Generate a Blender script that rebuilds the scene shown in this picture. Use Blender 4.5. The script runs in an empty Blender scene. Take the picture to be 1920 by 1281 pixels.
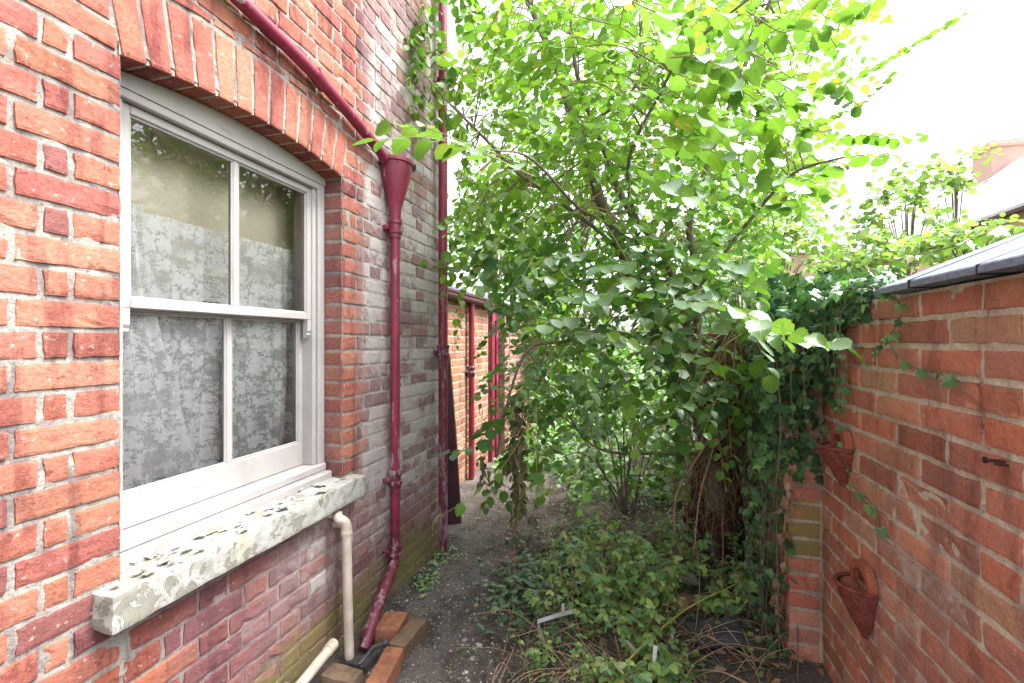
import bpy, math, random
import numpy as np
from mathutils import Vector
rng = np.random.default_rng(7); random.seed(7)
S = bpy.context.scene; COL = S.collection
R = math.radians
# ------------------------------------------------------------------ camera, sky, sun, exposure
CAMH = 1.45; F = 853.0; TH = math.atan(240 / F)
cd = bpy.data.cameras.new('camera'); cam = bpy.data.objects.new('camera', cd); COL.objects.link(cam)
cam.location = (0, 0, CAMH); cam.rotation_euler = (R(90), 0, TH)
cd.sensor_width = 36; cd.lens = F / 1920 * 36; cd.clip_end = 600; cd.clip_start = 0.02
S.camera = cam
SUN = Vector((0.50, 0.12, 0.86)).normalized()
w = bpy.data.worlds.new('World'); S.world = w; w.use_nodes = True
nt = w.node_tree; bg = nt.nodes['Background']
sky = nt.nodes.new('ShaderNodeTexSky'); sky.sky_type = 'NISHITA'; sky.sun_disc = False
sky.sun_elevation = math.asin(SUN.z); sky.sun_rotation = math.atan2(SUN.x, SUN.y)
sky.air_density = 1.0; sky.dust_density = 4.0; sky.ozone_density = 1.0
hs = nt.nodes.new('ShaderNodeHueSaturation'); hs.inputs['Saturation'].default_value = 0.28
nt.links.new(sky.outputs[0], hs.inputs['Color']); nt.links.new(hs.outputs[0], bg.inputs[0])
bg.inputs[1].default_value = 0.15
ld = bpy.data.lights.new('sun', 'SUN'); ld.energy = 1.2; ld.angle = R(20); ld.color = (1, 0.96, 0.9)
lo = bpy.data.objects.new('sun', ld); COL.objects.link(lo); lo.location = (6, 3, 9)
lo.rotation_euler = SUN.to_track_quat('Z', 'Y').to_euler()
S.view_settings.view_transform = 'Standard'; S.view_settings.look = 'None'
S.view_settings.exposure = 2.48; S.view_settings.gamma = 1
S.render.engine = 'CYCLES'
S.cycles.max_bounces = 10; S.cycles.diffuse_bounces = 5; S.cycles.transparent_max_bounces = 24
S.cycles.transmission_bounces = 6; S.cycles.sample_clamp_indirect = 8
try: S.cycles.use_denoising = True
except Exception: pass

# ------------------------------------------------------------------ helpers
def P(px, py, z):
    """real point seen at a spot of the photograph at distance z in front of the camera"""
    u = (px - 960) / F
    return np.array([-math.sin(TH) * z + math.cos(TH) * u * z, math.cos(TH) * z + math.sin(TH) * u * z, CAMH + (640 - py) * z / F])
def PX(px, py, X):
    a = math.atan((px - 960) / F) - TH
    Y = X / math.tan(a); z = -X * math.sin(TH) + Y * math.cos(TH)
    return np.array([X, Y, CAMH + (640 - py) * z / F])
def sm(x, a, b):
    t = np.clip((np.asarray(x, float) - a) / (b - a), 0, 1); return t * t * (3 - 2 * t)
def vn(p, s, seed=0):
    """value noise -1..1 at points p (n,3)"""
    q = np.asarray(p, float) * s + 1000.37; i = np.floor(q).astype(np.int64); f = q - i; f = f * f * (3 - 2 * f)
    def h(a, b, c):
        n = (a * 374761393 + b * 668265263 + c * 2147483647 + seed * 1274126177) & 0xffffffff
        n = ((n ^ (n >> 13)) * 1274126177) & 0xffffffff
        n = n ^ (n >> 16); return (n & 0xffff) / 32767.5 - 1
    x, y, z = i[:, 0], i[:, 1], i[:, 2]; fx, fy, fz = f[:, 0], f[:, 1], f[:, 2]
    l = lambda a, b, t: a + (b - a) * t
    return l(l(l(h(x, y, z), h(x + 1, y, z), fx), l(h(x, y + 1, z), h(x + 1, y + 1, z), fx), fy),
             l(l(h(x, y, z + 1), h(x + 1, y, z + 1), fx), l(h(x, y + 1, z + 1), h(x + 1, y + 1, z + 1), fx), fy), fz)
def fbm(p, s, o=3, seed=0):
    r = 0; a = 1; t = 0
    for k in range(o): r = r + a * vn(p, s * 2 ** k, seed + k * 17); t += a; a *= .5
    return r / t
class MB:
    def __init__(s): s.V = []; s.Fq = []; s.Ft = []; s.C = []; s.T = []; s.n = 0; s.poly = []
    def add(s, v, faces, col=None, st=None):
        v = np.asarray(v, float).reshape(-1, 3); faces = np.asarray(faces, np.int64) + s.n
        (s.Fq if faces.shape[1] == 4 else s.Ft).append(faces)
        s.V.append(v); k = len(v)
        s.C.append(np.broadcast_to(np.asarray((1, 1, 1) if col is None else col, float), (k, 3)))
        s.T.append(np.broadcast_to(np.asarray((0, 0, 0) if st is None else st, float), (k, 3)))
        s.n += k
    def more(s, faces, off):
        faces = np.asarray(faces, np.int64) + off; (s.Fq if faces.shape[1] == 4 else s.Ft).append(faces)
    def box(s, lo, hi, **k):
        x0, y0, z0 = lo; x1, y1, z1 = hi
        s.add([(x0, y0, z0), (x1, y0, z0), (x1, y1, z0), (x0, y1, z0), (x0, y0, z1), (x1, y0, z1), (x1, y1, z1), (x0, y1, z1)],
              [(0, 3, 2, 1), (4, 5, 6, 7), (0, 1, 5, 4), (1, 2, 6, 5), (2, 3, 7, 6), (3, 0, 4, 7)], **k)
    def rbox(s, lo, hi, b=.003, **k):
        """box with bevelled edges"""
        lo = np.array(lo, float); hi = np.array(hi, float); V = []; idx = {}
        for cx in (0, 1):
            for cy in (0, 1):
                for cz in (0, 1):
                    c = np.where([cx, cy, cz], hi, lo); sg = np.where([cx, cy, cz], -1, 1)
                    for ax in range(3):
                        p = c + sg * b; p[ax] = c[ax]; idx[cx, cy, cz, ax] = len(V); V.append(p)
        Fq = []; Ft = []
        for ax in range(3):
            o = [a for a in range(3) if a != ax]
            for sd in (0, 1):
                q = []
                for (a, c) in ((0, 0), (1, 0), (1, 1), (0, 1)):
                    t = [0, 0, 0]; t[ax] = sd; t[o[0]] = a; t[o[1]] = c; q.append(idx[(*t, ax)])
                Fq.append(q if (sd == 1) != (ax == 1) else q[::-1])
        for ax in range(3):
            o = [a for a in range(3) if a != ax]
            for a in (0, 1):
                for c in (0, 1):
                    t0 = [0, 0, 0]; t0[o[0]] = a; t0[o[1]] = c; t1 = list(t0); t1[ax] = 1
                    q = [idx[(*t0, o[0])], idx[(*t1, o[0])], idx[(*t1, o[1])], idx[(*t0, o[1])]]
                    Fq.append(q)
        for cx in (0, 1):
            for cy in (0, 1):
                for cz in (0, 1): Ft.append([idx[cx, cy, cz, a] for a in range(3)])
        n0 = s.n; s.add(V, Fq, **k); s.more(Ft, n0)
    def tube(s, pts, r, n=8, cap=True, **k):
        pts = np.asarray(pts, float); m = len(pts); r = np.broadcast_to(np.asarray(r, float), (m,))
        T = np.gradient(pts, axis=0); T /= np.linalg.norm(T, axis=1)[:, None] + 1e-12
        a = np.array([0, 0, 1.]) if abs(T[0][2]) < .9 else np.array([1., 0, 0])
        U = np.cross(T[0], a); U /= np.linalg.norm(U); V = []
        ang = np.arange(n) / n * 2 * math.pi
        for i in range(m):
            U = U - T[i] * U.dot(T[i]); U /= np.linalg.norm(U) + 1e-12; W = np.cross(T[i], U)
            V.append(pts[i] + r[i] * (np.cos(ang)[:, None] * U + np.sin(ang)[:, None] * W))
        V = np.concatenate(V); j = np.arange(n); j2 = (j + 1) % n
        Fq = np.concatenate([np.stack([i * n + j, i * n + j2, (i + 1) * n + j2, (i + 1) * n + j], 1) for i in range(m - 1)])
        n0 = s.n; s.add(V, Fq, **k)
        if cap:
            for i, c in ((0, pts[0]), (m - 1, pts[-1])):
                n1 = s.n; b = n0 + i * n
                s.V.append(c[None]); s.C.append(s.C[-1][:1]); s.T.append(s.T[-1][:1]); s.n += 1
                s.Ft.append(np.stack([b + j, b + j2, np.full(n, n1)], 1) if i else np.stack([b + j2, b + j, np.full(n, n1)], 1))
    def lathe(s, prof, o, n=20, **k):
        """profile [(r,z)] around a vertical axis through o"""
        a = np.arange(n) / n * 2 * math.pi; V = []
        for r, z in prof: V.append(np.stack([o[0] + r * np.cos(a), o[1] + r * np.sin(a), np.full(n, o[2] + z)], 1))
        j = np.arange(n); j2 = (j + 1) % n
        s.add(np.concatenate(V), np.concatenate([np.stack([i * n + j, i * n + j2, (i + 1) * n + j2, (i + 1) * n + j], 1) for i in range(len(prof) - 1)]), **k)
    def grid(s, pts, nu, nv, flip=False, **k):
        i = np.arange(nu - 1)[:, None] * nv + np.arange(nv - 1)[None]; i = i.ravel()
        q = np.stack([i, i + 1, i + nv + 1, i + nv], 1); s.add(pts, q[:, ::-1] if flip else q, **k)
    def build(s, name, mat, parent=None, base=(0, 0, 0), smooth=False, autos=None):
        V = np.concatenate(s.V) - np.asarray(base, float)
        me = bpy.data.meshes.new(name)
        fl = [(np.concatenate(x)) for x in (s.Fq, s.Ft) if x]
        lv = np.concatenate([f.ravel() for f in fl]); tot = np.concatenate([np.full(len(f), f.shape[1]) for f in fl])
        me.vertices.add(len(V)); me.vertices.foreach_set('co', V.ravel())
        me.loops.add(len(lv)); me.loops.foreach_set('vertex_index', lv.astype(np.int32))
        me.polygons.add(len(tot)); st = np.concatenate([[0], np.cumsum(tot)[:-1]])
        me.polygons.foreach_set('loop_start', st.astype(np.int32)); me.polygons.foreach_set('loop_total', tot.astype(np.int32))
        me.polygons.foreach_set('use_smooth', np.full(len(tot), bool(smooth)))
        me.update(calc_edges=True); me.validate()
        if len(me.vertices) == len(V):
            for nm, A in (('col', s.C), ('stain', s.T)):
                A = np.concatenate(A); A = np.concatenate([A, np.ones((len(A), 1))], 1)
                at = me.color_attributes.new(nm, 'FLOAT_COLOR', 'POINT'); at.data.foreach_set('color', A.ravel().astype(np.float32))
        me.materials.append(mat)
        if autos:
            try: me.set_sharp_from_angle(angle=R(autos))
            except Exception: pass
        o = bpy.data.objects.new(name, me); COL.objects.link(o)
        if parent: o.parent = parent
        else: o.location = base
        return o
def tag(o, label=None, cat=None, group=None, kind=None):
    for k, v in (('label', label), ('category', cat), ('group', group), ('kind', kind)):
        if v: o[k] = v
    return o
def thing(name, label, cat, base=(0, 0, 0), group=None):
    o = bpy.data.objects.new(name, None); COL.objects.link(o); o.location = base; o.empty_display_size = .1
    o['base'] = list(map(float, base)); return tag(o, label, cat, group)
def part(name, mb, mat, t, label=None, smooth=False, autos=None, root=None):
    b = list((root or t)['base']); o = mb.build(name, mat, t, b, smooth, autos)
    if label: o['label'] = label
    return o
# ------------------------------------------------------------------ material helpers
class NT:
    def __init__(s, name):
        s.m = bpy.data.materials.new(name); s.m.use_nodes = True; s.t = s.m.node_tree; s.N = s.t.nodes; s.b = s.N['Principled BSDF']; s.out = s.N['Material Output']
        s.pos = s.N.new('ShaderNodeNewGeometry').outputs['Position']
    def l(s, a, b): s.t.links.new(a, b)
    def val(s, inp, v):
        if hasattr(v, 'is_output'): s.l(v, inp)
        elif isinstance(v, (tuple, list)) and len(v) == 3 and inp.type == 'RGBA': inp.default_value = (*v, 1)
        else: inp.default_value = v
    def noise(s, sc, det=4, rough=.55, vec=None, dist=0):
        n = s.N.new('ShaderNodeTexNoise'); s.l(vec or s.pos, n.inputs['Vector']); n.inputs['Scale'].default_value = sc
        n.inputs['Detail'].default_value = det; n.inputs['Roughness'].default_value = rough; n.inputs['Distortion'].default_value = dist; return n.outputs['Fac']
    def vor(s, sc, out='Distance', feat='F1', vec=None):
        n = s.N.new('ShaderNodeTexVoronoi'); n.feature = feat; s.l(vec or s.pos, n.inputs['Vector']); n.inputs['Scale'].default_value = sc; return n.outputs[out]
    def ramp(s, v, a, b, lo=0., hi=1.):
        n = s.N.new('ShaderNodeMapRange'); n.interpolation_type = 'SMOOTHSTEP'; s.val(n.inputs[0], v)
        for i, x in zip((1, 2, 3, 4), (a, b, lo, hi)): s.val(n.inputs[i], x)
        return n.outputs[0]
    def math(s, op, a, b=0., c=0.):
        n = s.N.new('ShaderNodeMath'); n.operation = op; s.val(n.inputs[0], a); s.val(n.inputs[1], b); s.val(n.inputs[2], c); return n.outputs[0]
    def mix(s, f, a, b, mode='MIX'):
        n = s.N.new('ShaderNodeMix'); n.data_type = 'RGBA'; n.blend_type = mode; s.val(n.inputs[0], f); s.val(n.inputs[6], a); s.val(n.inputs[7], b); return n.outputs[2]
    def attr(s, nm):
        n = s.N.new('ShaderNodeAttribute'); n.attribute_name = nm; return n
    def sep(s, v):
        n = s.N.new('ShaderNodeSeparateXYZ'); s.l(v, n.inputs[0]); return n.outputs
    def scale(s, x, y, z):
        n = s.N.new('ShaderNodeVectorMath'); n.operation = 'MULTIPLY'; s.l(s.pos, n.inputs[0]); n.inputs[1].default_value = (x, y, z); return n.outputs[0]
    def bump(s, h, st=.5, d=.002, nrm=None):
        n = s.N.new('ShaderNodeBump'); n.inputs['Strength'].default_value = st; n.inputs['Distance'].default_value = d; s.l(h, n.inputs['Height'])
        if nrm: s.l(nrm, n.inputs['Normal'])
        s.l(n.outputs[0], s.b.inputs['Normal']); return n.outputs[0]
    def fin(s, col, rough=.8, spec=.3):
        s.val(s.b.inputs['Base Color'], col); s.val(s.b.inputs['Roughness'], rough); s.b.inputs['Specular IOR Level'].default_value = spec; return s.m

def brick_mat():
    k = NT('weathered brick'); c = k.attr('col').outputs['Color']; st = k.sep(k.attr('stain').outputs['Vector'])
    n1 = k.noise(7, 5, .6); n2 = k.noise(95, 4, .7); n3 = k.noise(38, 5, .65); n4 = k.noise(3.2, 6, .62)
    c = k.mix(k.ramp(n1, .5, .66, 0, .6), c, k.mix(1., c, (.70, .50, .55), 'MULTIPLY'))
    c = k.mix(k.ramp(n2, .3, .7, .0, .55), c, k.mix(1., c, (.55, .52, .5), 'MULTIPLY'))
    c = k.mix(k.ramp(n3, .60, .68, 0, .8), c, k.mix(1., c, (.45, .38, .38), 'MULTIPLY'))      # pits and dark flecks
    c = k.mix(k.ramp(k.noise(52, 3, .6), .64, .70, 0, .35), c, (.62, .52, .47))                 # lime flecks
    st2 = k.noise(6., 5, .65, vec=k.scale(1, 2.6, .5)); c = k.mix(k.ramp(st2, .50, .64, 0, .72), c, k.mix(1., c, (.52, .44, .5), 'MULTIPLY'))   # dark firing bands
    c = k.mix(k.ramp(k.noise(19, 7, .75), .52, .68, 0, .5), c, k.mix(1., c, (1.35, 1.5, 1.5), 'MULTIPLY'))
    c = k.mix(k.ramp(k.noise(150, 3, .8), .60, .68, 0, .7), c, k.mix(1., c, (.35, .3, .3), 'MULTIPLY'))
    # grime (b), limewash bloom (r), algae (g)
    g = k.math('MULTIPLY', st[2], k.ramp(k.noise(5.5, 5, .6), .32, .62, .35, 1.))
    c = k.mix(g, c, k.mix(.78, k.mix(1., c, (.62, .52, .66), 'MULTIPLY'), (.21, .115, .125)))
    wv = k.math('ADD', k.math('MULTIPLY', n4, .45), k.math('MULTIPLY', k.noise(26, 6, .75), .55))
    thr = k.math('SUBTRACT', .86, k.math('MULTIPLY', st[0], .60))
    wf = k.ramp(wv, thr, k.math('ADD', thr, .16), 0, .88)
    c = k.mix(wf, c, k.mix(k.noise(12, 4), (.40, .36, .355), (.55, .52, .51)))
    c = k.mix(k.math('MULTIPLY', st[0], k.ramp(k.noise(14, 5, .7), .3, .65, .2, .75)), c, (.44, .385, .38))
    th2 = k.math('SUBTRACT', .85, k.math('MULTIPLY', st[1], .5))
    gf = k.ramp(wv, th2, k.math('ADD', th2, .16), 0, .8)
    c = k.mix(gf, c, k.mix(k.noise(30, 3), (.15, .145, .06), (.25, .22, .07)))
    h = k.math('ADD', k.math('MULTIPLY', n2, .5), k.math('ADD', k.math('MULTIPLY', n3, 1.2), k.math('MULTIPLY', k.noise(260, 2), .25)))
    k.bump(h, .75, .0055); return k.fin(c, .9, .2)
BRICK = brick_mat()

def paint_mat(name, base, chip, amt=.5, rough=.45, sc=22, vertical=True):
    k = NT(name); v = k.scale(1, 1, .28) if vertical else k.pos
    n = k.noise(sc, 8, .72, vec=v); n2 = k.noise(3.0, 3)
    t = k.math('ADD', n, k.math('MULTIPLY', n2, .35)); a = .92 - amt * .3
    f = k.ramp(t, a, a + .03)
    c = k.mix(k.ramp(k.noise(9, 6, .7), .35, .68, 0, .75), base, k.mix(1., base, (.50, .5, .55), 'MULTIPLY'))
    c = k.mix(f, c, k.mix(k.noise(60, 3), chip, tuple(x * .6 for x in chip)))
    k.bump(k.math('SUBTRACT', k.math('MULTIPLY', k.noise(70, 3), .3), f), .5, .0012)
    return k.fin(c, k.ramp(f, 0, 1, rough, .8), .5)
MAROON = paint_mat('maroon pipe paint', (.245, .024, .060), (.40, .25, .27), .50, .42)
MAROON_OLD = paint_mat('flaking maroon paint', (.17, .025, .050), (.36, .25, .29), .72, .5, 30)
CREAM = paint_mat('cream plastic', (.62, .54, .44), (.30, .24, .17), .15, .38)
GREYPIPE = paint_mat('grey weathered plastic', (.33, .32, .31), (.55, .53, .5), .5, .7)

def wood_mat():
    k = NT('old white window paint'); v = k.scale(1, .25, 1)
    n = k.noise(26, 7, .7, vec=v); f = k.ramp(n, .66, .70); d = k.noise(5, 6, .65)
    c = k.mix(k.ramp(d, .42, .75, 0, .5), (.36, .34, .335), (.24, .225, .215))
    c = k.mix(k.ramp(k.noise(140, 2), .62, .72, 0, .5), c, (.34, .31, .29))
    c = k.mix(f, c, (.33, .29, .26))
    k.bump(k.math('SUBTRACT', k.math('MULTIPLY', d, .5), f), .6, .0015); return k.fin(c, .5, .4)
WOOD = wood_mat()
def sill_mat():
    k = NT('peeling paint on stone sill'); n = k.noise(17, 9, .74, dist=.4); v = k.noise(4, 3)
    t = k.math('ADD', n, k.math('MULTIPLY', k.math('SUBTRACT', v, .5), .55))
    f = k.ramp(t, .435, .455)                                 # 1 = paint left
    stone = k.mix(k.noise(60, 4, .7), (.17, .165, .145), (.28, .27, .24))
    stone = k.mix(k.ramp(k.noise(7, 5), .46, .62, 0, .45), stone, (.235, .235, .14))
    pc = k.mix(k.ramp(k.noise(30, 5), .35, .7), (.40, .395, .38), (.29, .285, .26))
    pc = k.mix(k.ramp(k.noise(6, 4), .5, .7, 0, .35), pc, (.42, .42, .24))
    edge = k.math('MULTIPLY', k.ramp(t, .415, .435), k.ramp(t, .48, .46))
    c = k.mix(f, stone, pc); c = k.mix(k.math('MULTIPLY', edge, .25), c, (.16, .15, .12))
    c = k.mix(k.ramp(k.noise(160, 2), .63, .7, 0, .7), c, (.13, .12, .10))
    k.bump(k.math('ADD', k.math('MULTIPLY', f, 1.), k.math('MULTIPLY', k.noise(110, 4), .5)), .55, .003)
    return k.fin(c, .85, .25)
SILL = sill_mat()

def leaf_mat(name, tr=.5, trc=(1.55, 1.62, .75), gloss=.026, rough=.5):
    k = NT(name); N = k.N; c = k.attr('col').outputs['Color']
    c = k.mix(k.ramp(k.noise(40, 3), .3, .7, 0, .3), c, k.mix(1., c, (.65, .72, .7), 'MULTIPLY'))
    q = k.sep(k.attr('stain').outputs['Vector']); ph = k.math('FRACT', k.math('MULTIPLY', k.math('SUBTRACT', q[1], k.math('MULTIPLY', q[0], .8)), 7.))
    ve = k.math('MAXIMUM', k.ramp(k.math('ABSOLUTE', k.math('SUBTRACT', ph, .5)), .10, .03, 0, .55), k.ramp(q[0], .022, .008, 0, .9))
    c = k.mix(ve, c, k.mix(1., c, (1.45, 1.3, 1.5), 'MULTIPLY'))
    old = k.math('MULTIPLY', k.ramp(q[2], .93, .97), k.ramp(k.noise(45, 4), .48, .6)); c = k.mix(old, c, (.26, .17, .06))
    bpn = N.new('ShaderNodeBump'); bpn.inputs['Strength'].default_value = .5; bpn.inputs['Distance'].default_value = .0015; k.l(k.math('SUBTRACT', k.noise(70, 3), ve), bpn.inputs['Height'])
    N.remove(k.b)
    d = N.new('ShaderNodeBsdfDiffuse'); k.l(c, d.inputs[0])
    t = N.new('ShaderNodeBsdfTranslucent'); k.l(k.mix(1., c, trc, 'MULTIPLY'), t.inputs[0])
    m = N.new('ShaderNodeMixShader'); m.inputs[0].default_value = tr; k.l(d.outputs[0], m.inputs[1]); k.l(t.outputs[0], m.inputs[2])
    g = N.new('ShaderNodeBsdfGlossy'); g.inputs['Roughness'].default_value = rough; g.inputs[0].default_value = (.9, 1, .95, 1)
    fr = N.new('ShaderNodeFresnel'); fr.inputs[0].default_value = 1.4; k.l(bpn.outputs[0], g.inputs['Normal']); k.l(bpn.outputs[0], d.inputs['Normal'])
    m2 = N.new('ShaderNodeMixShader'); k.l(k.math('MULTIPLY', fr.outputs[0], gloss * 5), m2.inputs[0]); k.l(m.outputs[0], m2.inputs[1]); k.l(g.outputs[0], m2.inputs[2])
    k.l(m2.outputs[0], k.out.inputs[0]); return k.m
LEAF = leaf_mat('tree leaf'); IVY = leaf_mat('ivy leaf', .25, (1.2, 1.4, .5), .035, .42); WEED = leaf_mat('weed leaf', .4, gloss=.03, rough=.6); DRY = leaf_mat('dry leaf', .2, (1.1, 1, .8), 0, .7)
def simple(name, c1, c2, sc=30, rough=.8, bs=.5, bd=.003, spec=.3, det=5):
    k = NT(name); n = k.noise(sc, det, .65); c = k.mix(k.ramp(n, .3, .7), c1, c2); k.bump(k.noise(sc * 2.2, det, .7), bs, bd); return k.fin(c, rough, spec)
BARK = simple('bark', (.10, .075, .055), (.21, .18, .15), 45, .9, .8, .006)
TWIG = simple('green twig', (.16, .17, .06), (.26, .24, .10), 60, .7, .2, .001)
DRYSTEM = simple('dry stem', (.24, .15, .09), (.42, .31, .20), 50, .8, .3, .001)
SLATE = simple('blue grey coping', (.13, .16, .23), (.23, .265, .36), 75, .72, .6, .002, .35)
TERRA = simple('terracotta', (.27, .075, .045), (.40, .14, .09), 28, .85, .7, .003)
DARKTERRA = simple('rusticated terracotta', (.14, .035, .03), (.27, .08, .06), 60, .9, 1, .006)
SOIL = None

# ------------------------------------------------------------------ brickwork
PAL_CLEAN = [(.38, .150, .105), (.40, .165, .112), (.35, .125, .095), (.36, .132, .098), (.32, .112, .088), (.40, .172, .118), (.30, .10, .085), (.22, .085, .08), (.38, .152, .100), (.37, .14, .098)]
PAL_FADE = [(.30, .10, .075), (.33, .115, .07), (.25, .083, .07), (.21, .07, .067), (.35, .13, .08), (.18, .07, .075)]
PAL_RIGHT = [(.56, .18, .10), (.60, .21, .12), (.50, .155, .09), (.58, .19, .105), (.44, .14, .095), (.62, .25, .14), (.53, .17, .10), (.56, .20, .12)]
def brick(mb, O, U, Nn, u0, u1, z0, z1, col, stain, res=.028, depth=.016, pop=0, spall=0, seed=0, zlo=None):
    """one brick face with worn edges; O origin, U along the wall, Nn out of it; zlo(u) optional raised lower edge"""
    L = u1 - u0; H = z1 - z0
    if L < .02: return
    nu = max(2, int(L / res)); e = .0035; e2 = min(.011, L * .2)
    us = np.concatenate([[0, e, e2], np.linspace(e2, L - e2, nu + 1)[1:-1], [L - e2, L - e, L]])
    vs = np.concatenate([[0, e, .011], np.linspace(.011, H - .011, 4)[1:-1], [H - .011, H - e, H]]) if H > .04 else np.array([0, e, H / 2, H - e, H])
    A, B = np.meshgrid(us, vs, indexing='ij'); nU, nV = A.shape
    i, j = np.meshgrid(np.arange(nU), np.arange(nV), indexing='ij')
    ring = np.minimum(np.minimum(i, nU - 1 - i), np.minimum(j, nV - 1 - j))
    a = (u0 + A).ravel(); b = (z0 + B).ravel(); r = ring.ravel()
    if zlo is not None:
        lo = zlo(a); lo = np.maximum(lo, z0); b = lo + (b - z0) / H * np.maximum(z1 - lo, .001)
        if np.all(z1 - lo < .004): return
    pt = O + a[:, None] * U + b[:, None] * np.array([0, 0, 1.])
    d = np.where(r == 0, -depth, np.where(r == 1, -.0012, 0)) + pop
    rw = np.where(r <= 1, 1, .35)
    jx = vn(pt, 40, 3 + seed) * .0028 * rw + vn(pt, 120, 9) * .0018 * rw; jz = vn(pt, 45, 5 + seed) * .0022 * rw + vn(pt, 120, 19) * .0014 * rw
    chip = np.clip(vn(pt, 21, 31) - .55, 0, 1) * np.where(r <= 2, .02, 0)
    d = d + vn(pt, 24, 8) * .0014 + vn(pt, 70, 11) * .0007 - chip
    if spall:
        sp0 = sm(fbm(pt, 14, 3, 40), -.25, .15); d = d - sp0 * .0045 * (r > 1) + fbm(pt, 80, 2, 4) * .003 * sp0
        col = np.asarray(col)[None] * (1 + sp0[:, None] * (.25 + .9 * fbm(pt, 60, 3, 12)[:, None]))
    pt = pt + jx[:, None] * U + jz[:, None] * np.array([0, 0, 1.]) + d[:, None] * Nn
    q = np.array(stain(pt)); q[:, 0] = np.clip(q[:, 0] * random.choice([.6, .85, 1.05, 1.25]), 0, 1.1); q[:, 2] = np.clip(q[:, 2] * random.uniform(.6, 1.15), 0, 1); mb.grid(pt, nU, nV, flip=np.cross(U, [0, 0, 1.]).dot(Nn) > 0, col=col, st=q)
def mortar(mb, O, U, Nn, u0, u1, z0, z1, hole, stain, col=(.30, .285, .26), step=.016, depth=-.0046, rough=.0028):
    nu = int((u1 - u0) / step) + 2; nv = int((z1 - z0) / step) + 2
    A, B = np.meshgrid(np.linspace(u0, u1, nu), np.linspace(z0, z1, nv), indexing='ij'); a = A.ravel(); b = B.ravel()
    pt = O + a[:, None] * U + b[:, None] * np.array([0, 0, 1.])
    d = depth + vn(pt, 40, 1) * rough + vn(pt, 14, 2) * rough * .8
    pt = pt + d[:, None] * Nn; i = (np.arange(nu - 1)[:, None] * nv + np.arange(nv - 1)[None]).ravel()
    q = np.stack([i, i + 1, i + nv + 1, i + nv], 1)
    if hole is not None:
        ca = a[q].mean(1); cb = b[q].mean(1); q = q[~hole(ca, cb)]
    if np.cross(U, [0, 0, 1.]).dot(Nn) > 0: q = q[:, ::-1]
    c = np.array(col) * (1 + .12 * vn(pt, 9, 5))[:, None]
    mb.add(pt, q, col=c, st=stain(pt))

# ================================================================== THE HOUSE
D = -1.36; J0, J1 = .905, 1.865; SPR = 2.228; RISE = .05; ZT = 4.4
Ra = (.48 ** 2) / (2 * RISE) + RISE / 2; Ya = (J0 + J1) / 2; Za = SPR + RISE - Ra
def soffit(y): return Za + np.sqrt(np.maximum(Ra ** 2 - (np.asarray(y) - Ya) ** 2, 0))
def extra(y):
    y = np.asarray(y, float); r = Za + np.sqrt(np.maximum((Ra + .225) ** 2 - (y - Ya) ** 2, 0))
    return np.where((y > J0 - .05) & (y < J1 + .05), r + .004, -9)
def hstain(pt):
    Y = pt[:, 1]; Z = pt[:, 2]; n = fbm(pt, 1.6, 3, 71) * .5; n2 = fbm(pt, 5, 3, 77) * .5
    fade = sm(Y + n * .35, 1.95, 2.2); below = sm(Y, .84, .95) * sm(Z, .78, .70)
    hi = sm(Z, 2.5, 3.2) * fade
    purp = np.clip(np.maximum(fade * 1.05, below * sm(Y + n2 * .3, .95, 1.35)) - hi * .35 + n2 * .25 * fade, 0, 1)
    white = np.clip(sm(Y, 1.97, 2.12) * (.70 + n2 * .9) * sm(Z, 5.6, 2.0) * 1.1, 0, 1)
    white = np.maximum(white, below * sm(Y + n2 * .2, 1.2, 1.7) * (.66 + n2 * .5))
    white = np.maximum(white, sm(np.abs(Y - 2.16 + n * .1), .22, .05) * sm(Z, .5, .8) * sm(Z, 2.7, 2.3) * (.95 + n2 * .5))
    white = np.maximum(white, sm(np.abs(Y - 2.85 + n * .1), .3, .05) * (.86 + n2 * .6) * sm(Z, .4, .7))
    gr = np.clip(sm(Z + n2 * .3, .52, .12) * sm(Y, .95, 1.4), 0, 1) * .95
    gr = np.maximum(gr, sm(Z + n * .3, .62, .3) * sm(Y, 1.7, 2.4) * (.6 + n2 * .6))
    return np.stack([np.clip(white * (1 - gr * .6), 0, 1), gr, purp], 1)
house = thing('brick_house', 'old red brick house side with a white sash window and peeling sill', 'house', (D, 1, 0))
mb = MB(); O = np.array([D, 0, 0.]); U = np.array([0, 1., 0]); NX = np.array([1., 0, 0])
r0 = .054 - .15; M = .0082
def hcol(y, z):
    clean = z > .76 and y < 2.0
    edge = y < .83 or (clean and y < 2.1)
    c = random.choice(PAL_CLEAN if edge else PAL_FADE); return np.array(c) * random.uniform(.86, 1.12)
def split_row(a, b, first, closer, rev=False):
    """Flemish course between a and b, laid from b backwards when rev"""
    seq = []; x = 0; Lt = b - a; pat = ['S', 'H'] if first == 'S' else ['H', 'Q']
    k = 0
    while x < Lt - .01:
        if first == 'S': t = 'SH'[k % 2]
        else: t = 'H' if k == 0 else ('Q' if k == 1 else 'SH'[k % 2])
        l = {'S': .225, 'H': .1125, 'Q': .06}[t]; l = min(l, Lt - x)
        if 0 < Lt - x - l < .035: l = Lt - x
        seq.append((x, x + l)); x += l; k += 1
    if rev: return [(b - q - M * 0, b - p) for p, q in seq]
    return [(a + p, a + q) for p, q in seq]
YA, YB = -.9, 3.06
nr = int((ZT - r0) / .075)
revcol = {}
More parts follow.
